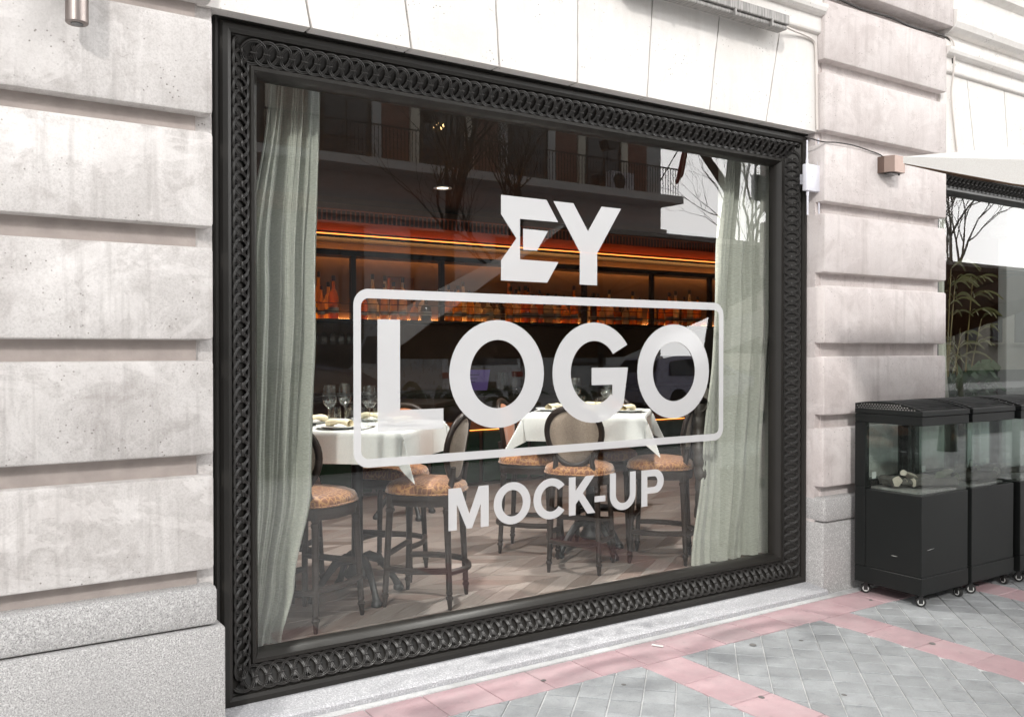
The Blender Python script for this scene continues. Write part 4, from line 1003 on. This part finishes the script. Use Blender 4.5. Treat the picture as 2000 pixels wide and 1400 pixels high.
# ------------------------------------------------------------------ black display cases on casters
def make_case(label):
    t_ = thing('display_case', label, 'display case', (0, 0, 0), 0, 'black glazed display cases on casters')
    W, D = .488, .445                               # local: x right, y back
    zb_, z1, z2, z3 = .075, .65, 1.055, 1.138
    bk = MAT['black_case']
    MB().box(0, W, 0, D, zb_, zb_ + .10, .003).build('plinth', bk, t_)
    MB().box(.003, W - .003, .003, D - .072, zb_ + .101, z1, .003).build('base_cabinet', bk, t_)
    MB().box(.0, W, D - .070, D, zb_ + .101, z1 + .01, .003).box(.0, .045, D - .070, D, z1 + .0105, z3 - .084, .002).box(W - .045, W, D - .070, D, z1 + .0105, z3 - .084, .002).box(.0455, W - .0455, D - .07, D, z1 + .0105, z1 + .05).build('back_panel', bk, t_)
    MB().box(.046, W - .046, D - .04, D - .034, z1 + .051, z2 - .001).build('glass_panel', MAT['case_glass'], t_)
    MB().box(.07, .11, D - .073, D - .0705, z1 + .055, z1 + .095).build('notice', MAT['wheelwhite'], t_)
    MB().box(.05, W - .05, .05, D - .08, z1 + .0005, z1 + .012).build('burner_tray', MAT['grey_metal'], t_)
    for k in range(3): MB().lathe([(.006, 0), (.006, .05), (.003, .055)], 8, (.2 + k * .03, .17 + .02 * k, z1 + .012)).build('burner_jet', MAT['silver'], t_)
    for (a, b, c, d) in ((.012, .018, .012, D - .075), (W - .018, W - .012, .012, D - .075), (.019, W - .019, .010, .016)):
        MB().box(a, b, c, d, z1 + .002, z2 - .001).build('glass_panel', MAT['case_glass'], t_)
    MB().box(0, W, 0, D, z2, z3 - .03, .003).build('lid_band', bk, t_)
    MB().box(-.002, W + .002, -.004, D, z3 - .028, z3, .002).build('lid_rim', bk, t_)
    def arch(y): return z3 + .045 * (1 - ((y - .26) / .26) ** 2) if y < .26 else z3 + .045 * (1 - ((y - .26) / .30) ** 2)
    ys = [D * k / 14 for k in range(15)]
    lid = None
    for x0 in (0.002, W - .014):
        poly = [(y, arch(y) + .004) for y in ys] + [(D, z3 + .001), (0, z3 + .001)]
        pnl = MB().prism(poly, lambda a, b: (x0, a, b), lambda a, b: (x0 + .012, a, b)).build('arched_cheek', bk, t_)
        hm = MB()
        for row in range(3):
            for k in range(22):
                y = .03 + k * .0185 + (row % 2) * .009; z = z3 + .006 + row * .0115
                if z < arch(y) - .006: hm.lathe([(.0045, 0), (.0045, .0008)], 6).v; hm.add([(x0 - .0006, y + .0055 * math.cos(2 * PI * j / 6), z + .0038 * math.sin(2 * PI * j / 6)) for j in range(6)], [tuple(range(6))])
        hm.v = [v for v in hm.v]
        h2 = MB()
        for row in range(3):
            for k in range(22):
                y = .03 + k * .0185 + (row % 2) * .009; z = z3 + .006 + row * .0115
                if z < arch(y) - .006: h2.add([(x0 + (-.0007 if x0 < .1 else .0127), y + .0055 * math.cos(2 * PI * j / 6), z + .0038 * math.sin(2 * PI * j / 6)) for j in range(6)], [tuple(range(6))])
        h2.build('vent_holes', MAT['grey_metal'], pnl, kind='stuff', fix=False)
    for k in range(15):
        y = .006 + k * (D - .02) / 14; z = arch(y)
        MB().box(.014, W - .014, y, y + .014, z - .006, z + .002, .001).build('vent_bar', bk, t_)
    MB().box(.014, W - .014, .004, D - .004, z3 - .001, z3 + .004).build('lid_liner', MAT['iron'], t_)
    for (x, y) in ((.05, .035), (W - .05, .035), (.05, D - .045), (W - .05, D - .045)):
        c = place('caster', None, t_, (x, y, 0))
        bpy.data.objects.remove(c)
        a = R(35) if x < .2 else R(-10)
        m = MB().box(-.012, .012, -.02, .02, .066, .0745).box(-.016, -.0125, -.012, .012, .02, .068).box(.0125, .016, -.012, .012, .02, .068).box(-.01, .01, -.045, -.018, .05, .055)
        m.xform(Matrix.Rotation(a, 4, 'Z'))
        c = m.build('caster', MAT['iron'], t_); c.location = (x, y, 0)
        wm = MB().lathe([(.014, -.0115), (.026, -.0115), (.029, -.008), (.029, .008), (.026, .0115), (.014, .0115)], 20).xform(Matrix.Rotation(a, 4, 'Z') @ Matrix.Translation((0, 0, .029)) @ Matrix.Rotation(R(90), 4, 'Y'))
        whl = wm.build('wheel', MAT['rubber'], c, smooth=40)
        MB().lathe([(.004, -.0122), (.018, -.0122), (.018, .0122), (.004, .0122)], 16).xform(Matrix.Rotation(a, 4, 'Z') @ Matrix.Translation((0, 0, .029)) @ Matrix.Rotation(R(90), 4, 'Y')).build('hub', MAT['wheelwhite'], c, smooth=40)
    return t_
cs0 = make_case('nearest black glazed display case on casters beside the pier')
cs0.location = (4.812, 3.0, 0)
dup(cs0, (5.338, 3.0, 0), 0, 'second black glazed display case from the pier')
dup(cs0, (5.872, 2.985, 0), 0, 'third black display case cut by the edge of the picture')
# ceramic logs lying in the cases
def log_mesh(L, r, seed):
    rnd = random.Random(seed); n = 14; K = 9; vs = []
    off = [rnd.uniform(.85, 1.15) for _ in range(n)]
    for i in range(K):
        for j in range(n):
            rr = r * off[j] * (1 + rnd.uniform(-.07, .07)) * (1 + .12 * math.sin(i * .9 + seed)); vs.append((L * (i / (K - 1) - .5), rr * math.cos(2 * PI * j / n), rr * .8 * math.sin(2 * PI * j / n)))
    fs = [(i * n + j, i * n + (j + 1) % n, (i + 1) * n + (j + 1) % n, (i + 1) * n + j) for i in range(K - 1) for j in range(n)]
    return MB().add(vs, fs), [MB().add([(v[0] + (-.001 if e == 0 else .001), v[1], v[2]) for v in vs[e * n:(e + 1) * n]], [tuple(range(n))]) for e in (0, K - 1)]
LOGS = [(4.812, .10, .27, 80, 0, .11, .036, 'pale stubby ceramic log at the back left of the nearest case', 1),
        (4.812, .29, .10, -24, 0, .28, .030, 'dark barked ceramic log with white ends at the front of the nearest case', 2),
        (4.812, .22, .165, -32, 0, .15, .026, 'short dark ceramic log lying beside the front log of the nearest case', 8),
        (4.812, .27, .25, 14, .03, .22, .021, 'pale ceramic log resting on the burner of the nearest case', 3),
        (4.812, .41, .25, -40, 0, .13, .03, 'small dark ceramic log at the right back of the nearest case', 4),
        (5.338, .22, .10, -20, 0, .28, .032, 'dark barked ceramic log at the front of the second case', 5),
        (5.338, .14, .26, 12, 0, .16, .030, 'pale ended ceramic log at the back left of the second case', 3),
        (5.338, .36, .27, -15, 0, .20, .030, 'dark ceramic log at the back right of the second case', 6),
        (4.812, .40, .13, -12, 0, .12, .022, 'slim dark ceramic log at the right front of the nearest case', 10),
        (4.812, .16, .20, -60, 0, .10, .024, 'short ceramic log end beside the stubby log of the nearest case', 11),
        (5.338, .36, .15, -38, 0, .15, .024, 'slim dark ceramic log in the middle of the second case', 12),
        (5.338, .12, .17, 40, 0, .10, .024, 'short ceramic chunk at the left of the second case', 13),
        (5.872, .16, .12, -20, 0, .24, .032, 'ceramic log at the front of the third case', 7),
        (5.872, .12, .27, -10, 0, .18, .028, 'ceramic log at the back of the third case', 9)]
for (cx, lx, ly, a, dz, L, r_, lab, sd) in LOGS:
    t_ = thing('ceramic_log', lab, 'log', (cx + lx, 3.0 + ly, .678 + r_ * .75 + dz), R(a), 'ceramic logs in the display cases'); 
    if dz: t_.rotation_euler = (0, R(14), R(a))
    b, ends = log_mesh(L, r_, sd); b.build('bark', MAT['log_bark'] if sd != 3 else MAT['log_end'], t_, smooth=60)
    for e in ends: e.build('cut_end', MAT['log_end'], t_, fix=False)
# litter on the pavement
tag(MB().box(-.024, .024, -.005, .005, .0015, .006, .001).xform(Matrix.Translation((3.10, 3.36, 0)) @ Matrix.Rotation(R(-62), 4, 'Z') @ Matrix.Scale(1.25, 4)).build('paper_scrap', MAT['wheelwhite']), 'white paper scrap on the red paving row', 'litter')
tag(MB().lathe([(.018, .001), (.016, .004), (.006, .0045)], 12).xform(Matrix.Translation((3.52, 3.11, 0))).build('stain_disc', MAT['gum']), 'flattened dark gum spot on the grey paving', 'gum')

for k, (x, y, r_) in enumerate(((2.35, 3.30, .014), (3.02, 2.62, .017), (3.78, 3.02, .013), (4.3, 2.62, .02), (2.62, 3.06, .012), (4.74, 3.28, .014), (3.34, 2.44, .014))):
    tag(MB().lathe([(r_, .0008), (r_ * .85, .0022), (r_ * .3, .0026)], 9, sy=.8).xform(Matrix.Translation((x, y, 0)) @ Matrix.Rotation(k * 1.3, 4, 'Z')).build('gum_spot', MAT['gum']), ('grey gum spot on the red row at the left end of the sill', 'grey gum spot on the nearest red cross stripe', 'grey gum spot on the grey squares between the two stripes, nearest the window', 'largest grey gum spot, on the second red cross stripe', 'small gum spot on the grey squares left of the nearest stripe', 'grey gum spot on the red row before the display case', 'grey gum spot low between the two red cross stripes')[k], 'gum', 'gum spots on the pavement')

# ------------------------------------------------------------------ canvas parasols over the terrace
def parasol(label, x0, x1, y0, y1, seed):
    t_ = thing('parasol', label, 'parasol', ((x0 + x1) / 2, (y0 + y1) / 2, 0), 0, 'square canvas parasols on the terrace')
    def zr(y): return 2.39 - .20 * (y1 - y)
    cx, cy = (x0 + x1) / 2, (y0 + y1) / 2; A = Vector((cx, cy, zr(cy) + .42))
    rim = [Vector((x0, y1, zr(y1))), Vector((x1, y1, zr(y1))), Vector((x1, y0, zr(y0))), Vector((x0, y0, zr(y0)))]
    for nm, mt, d in (('canopy', MAT['canvas_out'], 0), ('painted_shade', MAT['canvas_shade'], -.006)):  # extra inner layer carries the shade under the canopy as brown colour
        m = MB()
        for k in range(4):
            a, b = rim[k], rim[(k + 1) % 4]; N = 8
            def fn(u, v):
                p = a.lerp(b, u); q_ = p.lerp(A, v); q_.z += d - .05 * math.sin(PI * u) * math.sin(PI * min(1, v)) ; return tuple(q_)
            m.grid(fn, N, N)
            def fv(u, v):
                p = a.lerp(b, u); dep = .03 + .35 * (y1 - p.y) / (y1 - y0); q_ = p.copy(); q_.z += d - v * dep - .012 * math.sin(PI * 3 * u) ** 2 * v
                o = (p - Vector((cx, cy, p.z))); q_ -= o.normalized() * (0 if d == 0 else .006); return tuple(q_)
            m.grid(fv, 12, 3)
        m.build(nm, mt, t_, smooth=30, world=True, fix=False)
    MB().tube([(cx, cy, 0), (cx, cy, A.z + .05)], .027, 12).build('pole', MAT['pole'], t_, smooth=40, world=True)
    MB().box(cx - .35, cx + .35, cy - .35, cy + .35, 0, .08, .01).build('base', MAT['iron'], t_, world=True)
    mids = [(rim[k] + rim[(k + 1) % 4]) / 2 for k in range(4)]
    for p in rim + mids:
        e = p.lerp(A, .03); MB().tube([A + Vector((0, 0, -.05)), e + Vector((0, 0, -.035))], .012, 6).build('rib', MAT['pole'], t_, world=True)
        h = Vector((cx, cy, A.z - .55)); MB().tube([h, p.lerp(A, .5) + Vector((0, 0, -.05))], .010, 6).build('strut', MAT['pole'], t_, world=True)
    return t_
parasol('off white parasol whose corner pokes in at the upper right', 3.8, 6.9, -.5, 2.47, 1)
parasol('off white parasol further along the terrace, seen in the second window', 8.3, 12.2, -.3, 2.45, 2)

# ------------------------------------------------------------------ what the glass mirrors: the other side of the street
opp = thing('apartment_building', 'brick apartment house with long balcony across the street, mirrored in the glass', 'building', (5, -16, 0))
OY = -14.42
MB().box(-22, 20.4, -26, OY, 0, 5.0).build('ground_storey', MAT['stucco_grey'], opp, world=True)
MB().box(-22, 20.4, -26, OY + .0, 5.42, 8.7).build('wall', MAT['stucco_grey'], opp, world=True)
MB().box(-22.1, 20.5, -26, OY + .18, 5.0, 5.42).build('string_course', MAT['stucco_pink'], opp, world=True)
MB().box(-22.1, 20.45, OY - .2, OY + 1.0, 6.15, 6.38).build('balcony_slab', MAT['stucco_grey'], opp, world=True)
MB().box(-22.2, 20.6, -26.1, OY + .35, 8.7, 9.0).build('eaves', MAT['stucco_pink'], opp, world=True)
bal = MB()
for k in range(300): x = -12 + k * .1079; bal.box(x, x + .016, OY + .93, OY + .946, 6.38, 7.22)
bal.build('baluster', MAT['iron'], opp, world=True, kind='stuff')
MB().box(-22, 20.42, OY + .92, OY + .956, 7.22, 7.26).build('hand_rail', MAT['iron'], opp, world=True)
for k in range(-4, 5):
    x = 8.68 + (k) * 2.87
    if x + 1.6 > 20.3: continue
    f = MB().box(x - .12, x + 1.33, OY - .05, OY + .06, 6.4, 8.5).build('window', MAT['shutter'], opp, world=True)
    MB().box(x + .02, x + .59, OY + .061, OY + .07, 6.5, 8.4).build('pane', MAT['pane'], f, world=False); MB().box(x + .65, x + 1.2, OY + .061, OY + .07, 6.5, 8.4).build('pane', MAT['pane'], f)
    for px_ in (x - .38, x + 1.34): MB().box(px_, px_ + .26, OY - .02, OY + .10, 6.38, 8.69).build('pilaster', MAT['pale_stucco'] if k % 2 else MAT['stucco_grey'], opp, world=True)
    if x + 2.46 < 20.3: MB().box(x + 1.62, x + 2.46, OY - .02, OY + .04, 6.38, 8.69).build('brick_panel', MAT['brick'], opp, world=True)
    x = 8.45 + k * 2.75
    if x + 1.5 > 20.3: continue
    f = MB().box(x, x + 1.35, OY - .05, OY + .03, 1.0, 4.75).build('window', MAT['shutter'], opp, world=True)
    MB().box(x + .06, x + .65, OY + .031, OY + .04, 1.1, 4.6).build('pane', MAT['pane'], f); MB().box(x + .71, x + 1.29, OY + .031, OY + .04, 1.1, 4.6).build('pane', MAT['pane'], f)
    MB().box(x - .1, x + 1.45, OY - .02, OY + .12, 4.76, 4.86).build('lintel', MAT['stucco_pink'], opp, world=True)
# lit lamp, lanterns and air conditioner on that facade
t_ = thing('chandelier', 'lit warm lamp glowing in a balcony window across the street', 'lamp', (12.0, OY + .1, 7.6))
for k in range(4): MB().lathe([(.001, -.05), (.05, 0), (.001, .05)], 8, (11.9 + .09 * k, OY + .12, 7.62 + .1 * (k % 2))).build('bulb', MAT['bulb'], t_, world=True)
MB().tube([(12.03, OY + .1, 7.7), (12.03, OY + .1, 8.6)], .012, 5).build('stem', MAT['iron'], t_, world=True)
for x, lab in ((11.26, 'dark street lantern on the balcony, left of two'), (17.3, 'dark street lantern on the balcony, right of two')):
    t_ = thing('street_lantern', lab, 'lantern', (x, OY + 1.0, 7.3), 0, 'lanterns on the balcony rail')
    MB().prism([(-.22, .25), (.22, .25), (.13, 0), (-.13, 0)], lambda a, b: (x + a, OY + .85, 7.5 + b), lambda a, b: (x + a, OY + 1.25, 7.5 + b)).build('hood', MAT['iron'], t_, world=True)
    MB().tube([(x, OY + 1.0, 7.24), (x, OY + 1.05, 7.5)], .03, 6).build('arm', MAT['iron'], t_, world=True)
t_ = thing('air_conditioner', 'white air conditioner box on the balcony across the street', 'air conditioner', (18.2, OY + .5, 6.4))
MB().box(17.8, 18.7, OY + .3, OY + .62, 6.4, 7.0, .02).build('casing', MAT['white_plastic'], t_, world=True)
MB().lathe([(.24, 0), (.24, .01)], 20).xform(Matrix.Translation((18.1, OY + .625, 6.7)) @ Matrix.Rotation(R(-90), 4, 'X')).build('fan_grille', MAT['iron'], t_, world=True)
t_ = thing('flag', 'faded red and gold flag hanging from the balcony corner across the street', 'flag', (19.7, OY + 1.2, 7.0))
MB().tube([(19.5, OY + .95, 6.8), (20.3, OY + 1.6, 8.6)], .02, 6).build('pole', MAT['pole'], t_, world=True)
for nm, (za, zb2), mt in (('red_stripe', (0, .28), MAT['lamp_red']), ('gold_stripe', (.28, .72), MAT['napkin']), ('red_stripe', (.72, 1), MAT['lamp_red'])):
    MB().grid(lambda u, v: (20.25 - .25 * (za + (zb2 - za) * u) - .2 * v, OY + 1.55 - .2 * v + .06 * math.sin(9 * u + za * 9 + 2 * v), 8.45 - 1.5 * v - .3 * (za + (zb2 - za) * u)), 8, 10).build(nm, mt, t_, smooth='all', world=True, fix=False)
far = thing('far_building', 'sunlit pale cream house beyond the trees, mirrored in the second window', 'building', (62, -30, 0))
MB().box(50, 78, -40, -27.5, 0, 7.2).build('wall', MAT['pale_stucco'], far, world=True)
for k in range(8):
    for j in range(1):
        x, z = 51.5 + k * 3.3, 2 + j * 4.0
        f = MB().box(x, x + 1.5, -27.52, -27.42, z, z + 2.5).build('window', MAT['shutter'], far, world=True); MB().box(x + .12, x + 1.38, -27.419, -27.40, z + .12, z + 2.38).build('pane', MAT['pane'], f)
        MB().box(x - .25, x + 1.75, -27.5, -26.8, z - .2, z - .05).build('balcony', MAT['pale_stucco'], far, world=True)

# ------------------------------------------------------------------ bare street trees
def tree(label, x, y, r, h, seed, bark, spread=.9, z0=0):
    rnd = random.Random(seed); t_ = thing('bare_tree', label, 'tree', (x, y, 0), 0, 'bare street trees')
    tr = MB(); br = MB()
    pts = []; p = Vector((x, y, -.14)); d = Vector((rnd.uniform(-.04, .04), rnd.uniform(-.04, .04), 1)).normalized()
    n = 8
    for i in range(n + 1):
        pts.append(p.copy()); p = p + d * (h / n); d = (d + Vector((rnd.uniform(-.07, .07), rnd.uniform(-.07, .07), .1))).normalized()
    tr.tube(pts, [r * (1.25 if i == 0 else 1 - .45 * i / n) for i in range(n + 1)], 12); tr.build('trunk', bark, t_, smooth='all', world=True)
    cnt = [0]
    def grow(p, d, L, rad, lev):
        if lev > 5 or cnt[0] > 900: return
        cnt[0] += 1
        k = 4; ps = [p.copy()]; dd = d.copy()
        for i in range(k):
            dd = (dd + Vector((rnd.uniform(-.22, .22), rnd.uniform(-.22, .22), rnd.uniform(-.05, .2)))).normalized(); p = p + dd * (L / k); ps.append(p.copy())
        br.tube(ps, [rad * (1 - .45 * i / k) for i in range(k + 1)], 6 if lev < 2 else 4, caps=False)
        nb_ = 3 if lev < 3 else 2
        for i in range(nb_):
            a = rnd.uniform(0, 6.28); t2 = dd.orthogonal().normalized(); t2.rotate(Matrix.Rotation(a, 3, dd))
            nd = (dd + t2 * rnd.uniform(.35, .9) * spread + Vector((0, 0, .12))).normalized()
            grow(ps[-1] if i < 2 else ps[2], nd, L * rnd.uniform(.62, .85), rad * rnd.uniform(.5, .68), lev + 1)
    for i in range(4):
        a = i * 1.57 + rnd.uniform(-.5, .5); grow(pts[-1] if i < 3 else pts[-3], (Vector((math.cos(a) * .55 * spread, math.sin(a) * .55 * spread, 1))).normalized(), h * .36, r * .45, 0)
    br.build('branches', bark, t_, smooth='all', world=True, fix=False)
tree('slender bare tree opposite the window, branching over the balcony', 6.9, -4.4, .12, 3.4, 3, MAT['bark'])
tree('thick dark tree trunk mirrored at the right of the window', 12.3, -4.4, .215, 6.0, 5, MAT['bark'])
tree('pale bare plane tree further along the street', 18.2, -8.4, .10, 4.0, 8, MAT['bark_pale'])
tree('bare tree mirrored at the top of the second window', 12.7, -1.5, .12, 3.8, 12, MAT['bark'])
tree('thin pale bare tree mirrored in the second window', 19.8, -3.8, .06, 4.2, 31, MAT['bark_pale'])
tree('bare tree by the far pale house', 33, -11.5, .10, 5.0, 15, MAT['bark_pale'])
tree('bare tree across the road by the brick house', 12.8, -11.6, .15, 4.0, 21, MAT['bark'])

lily('dark leafy planter on the terrace, first from the brown parasol pole', 5.0, -1.7, 21, 0); lily('dark leafy planter on the terrace, middle of three', 6.2, -1.8, 22, 0); lily('dark leafy planter on the terrace, furthest along the street', 7.5, -1.75, 23, 0)
t_ = thing('bunting', 'string of small white pennants across the terrace, mirrored over the right curtain', 'bunting', (12.4, -2.4, 1.6))
P0_, P1_ = Vector((11.3, -2.42, 1.55)), Vector((13.4, -2.42, 1.98))
MB().tube([P0_.lerp(P1_, k / 8) + Vector((0, 0, -.06 * math.sin(PI * k / 8))) for k in range(9)], .006, 5).build('string', MAT['wheelwhite'], t_, world=True)
for k in range(9):
    p = P0_.lerp(P1_, (k + .5) / 9) + Vector((0, 0, -.06 * math.sin(PI * (k + .5) / 9)))
    MB().prism([(-.085, -.005), (.085, -.005), (.0, -.19)], lambda a, b: (p.x + a, p.y + .02 * math.sin(k * 2), p.z + b), lambda a, b: (p.x + a, p.y + .003 + .02 * math.sin(k * 2), p.z + b)).build('pennant', MAT['wheelwhite'], t_, world=True)

# ------------------------------------------------------------------ parked cars and van
def wheel_mesh(r, w_):
    return MB().lathe([(r * .6, -w_ / 2), (r * .95, -w_ / 2), (r, -w_ / 3), (r, w_ / 3), (r * .95, w_ / 2), (r * .6, w_ / 2)], 22).xform(Matrix.Rotation(R(90), 4, 'X')).mesh('wheel', MAT['rubber'], smooth=40), \
           MB().lathe([(.02, -w_ / 2 - .004), (r * .62, -w_ / 2 + .01), (r * .62, w_ / 2 - .01), (.02, w_ / 2 + .004)], 14).xform(Matrix.Rotation(R(90), 4, 'X')).mesh('rim', MAT['silver'], smooth=30)
def car(label, loc, rz, paint, L, W, prof, glass, wx, r=.32, cat='car', name='parked_car'):
    """prof: side outline (x,z) of the body; glass: list of side windows; front is +x"""
    t_ = thing(name, label, cat, loc, rz)
    # body from cross sections: wider at the belt, narrowing to the roof
    def wid(z): return W / 2 * (1.0 if z < .95 else 1 - .30 * (z - .95) / .55) if cat == 'car' else W / 2 * (1.0 if z < 1.2 else 1 - .10 * (z - 1.2))
    P = prof; n = len(P)
    vs = [(x, -wid(z), z) for x, z in P] + [(x, wid(z), z) for x, z in P]
    fs = [tuple(range(n - 1, -1, -1)), tuple(range(n, 2 * n))] + [(i, (i + 1) % n, n + (i + 1) % n, n + i) for i in range(n)]
    me = MB().add(vs, fs); bm = bmesh.new(); mm = me.mesh('body', paint); bm.from_mesh(mm)
    bmesh.ops.bevel(bm, geom=[e for e in bm.edges if abs(e.verts[0].co.y - e.verts[1].co.y) < .35], offset=.05, segments=3, affect='EDGES', clamp_overlap=True); bm.to_mesh(mm); bm.free()
    mm.polygons.foreach_set('use_smooth', [True] * len(mm.polygons)); mm.set_sharp_from_angle(angle=R(35))
    body = place('body', mm, t_)
    for g in glass:
        if g[0] == 'side':
            for s_ in (-1, 1):
                MB().add([(x, s_ * (wid(z) + .004), z) for x, z in g[1]] + [(x, s_ * (wid(z) - .02), z) for x, z in g[1]], [tuple(range(len(g[1]))), tuple(range(2 * len(g[1]) - 1, len(g[1]) - 1, -1))] + [(i, (i + 1) % len(g[1]), len(g[1]) + (i + 1) % len(g[1]), len(g[1]) + i) for i in range(len(g[1]))]).build('side_window', MAT['pane'], t_)
        else:
            (xa, za), (xb_, zb2) = g[1]; nx, nz = (zb2 - za), -(xb_ - xa); l_ = math.hypot(nx, nz); nx, nz = nx / l_ * .006 * g[2], nz / l_ * .006 * g[2]
            q1 = [(xa + nx, -wid(za) * .9, za + nz), (xa + nx, wid(za) * .9, za + nz), (xb_ + nx, wid(zb2) * .88, zb2 + nz), (xb_ + nx, -wid(zb2) * .88, zb2 + nz)]
            MB().add(q1 + [(a - nx * 3, b, c - nz * 3) for a, b, c in q1], [(0, 1, 2, 3), (7, 6, 5, 4), (0, 4, 5, 1), (1, 5, 6, 2), (2, 6, 7, 3), (3, 7, 4, 0)]).build(g[0], MAT['pane'], t_)
    wm, rm = wheel_mesh(r, .2)
    for x in wx:
        for s_ in (-1, 1):
            w1 = place('wheel', wm, t_, (x, s_ * (W / 2 - .09), r)); place('rim', rm, w1)
    return t_
hatch = [(-2.1, .28), (-2.1, .75), (-2.02, 1.0), (-1.75, 1.38), (-1.2, 1.46), (-.2, 1.46), (.35, 1.36), (1.05, .98), (1.9, .82), (2.12, .62), (2.12, .28)]
hg = [('side', [(-1.55, .98), (-1.45, 1.32), (-.95, 1.37), (-.5, 1.38), (-.5, .96)]), ('side', [(-.43, .96), (-.43, 1.38), (-.1, 1.375), (.35, 1.25), (.82, .95)]), ('windscreen', ((.42, 1.33), (1.0, 1.02)), 1), ('rear_window', ((-2.0, 1.04), (-1.78, 1.34)), -1)]
def lights(t_, x, y, z, m, nm):
    for s_ in (-1, 1): MB().box(x - .02, x + .02, s_ * y - .14, s_ * y + .14, z - .06, z + .06, .015).build(nm, m, t_)
c1 = car('dark navy hatchback parked at the near kerb, mirrored at the left of the glass', (4.3, -3.7, -.135), 0, MAT['car_navy'], 4.2, 1.8, hatch, hg, (-1.3, 1.35))
lights(c1, 2.10, .62, .66, MAT['headlight'], 'headlight'); lights(c1, -2.09, .66, .85, MAT['lamp_red'], 'tail_light')
c2 = car('silver lilac hatchback parked across the road, mirrored in the last O', (17.4, -10.0, -.135), 0, MAT['car_lilac'], 4.2, 1.8, hatch, hg, (-1.3, 1.35))
lights(c2, 2.10, .62, .66, MAT['headlight'], 'headlight'); lights(c2, -2.09, .66, .85, MAT['lamp_red'], 'tail_light')
vanp = [(-2.5, .35), (-2.5, 1.2), (-2.42, 2.15), (-2.3, 2.25), (1.2, 2.25), (1.5, 2.1), (2.1, 1.3), (2.45, 1.15), (2.55, .9), (2.55, .35)]
vg = [('windscreen', ((1.52, 2.02), (2.05, 1.36)), 1), ('rear_window', ((-2.49, 1.3), (-2.43, 2.0)), -1), ('side', [(.8, 1.3), (.8, 1.95), (1.4, 1.95), (1.85, 1.35), (1.85, 1.3)])]
v1 = car('white van parked nose to the brick house, its rear doors mirrored in the glass', (9.9, -11.0, -.135), -R(90), MAT['van_white'], 5, 1.95, vanp, vg, (-1.5, 1.6), .33, 'van', 'parked_van')
MB().box(-2.53, -2.50, -.3, .3, .78, .95, .006).build('plate_recess', MAT['shutter'], v1); MB().box(-2.512, -2.503, -.006, .006, .4, 2.1).build('door_seam', MAT['ink'], v1)
lights(v1, -2.5, .85, 1.1, MAT['lamp_red'], 'tail_light')
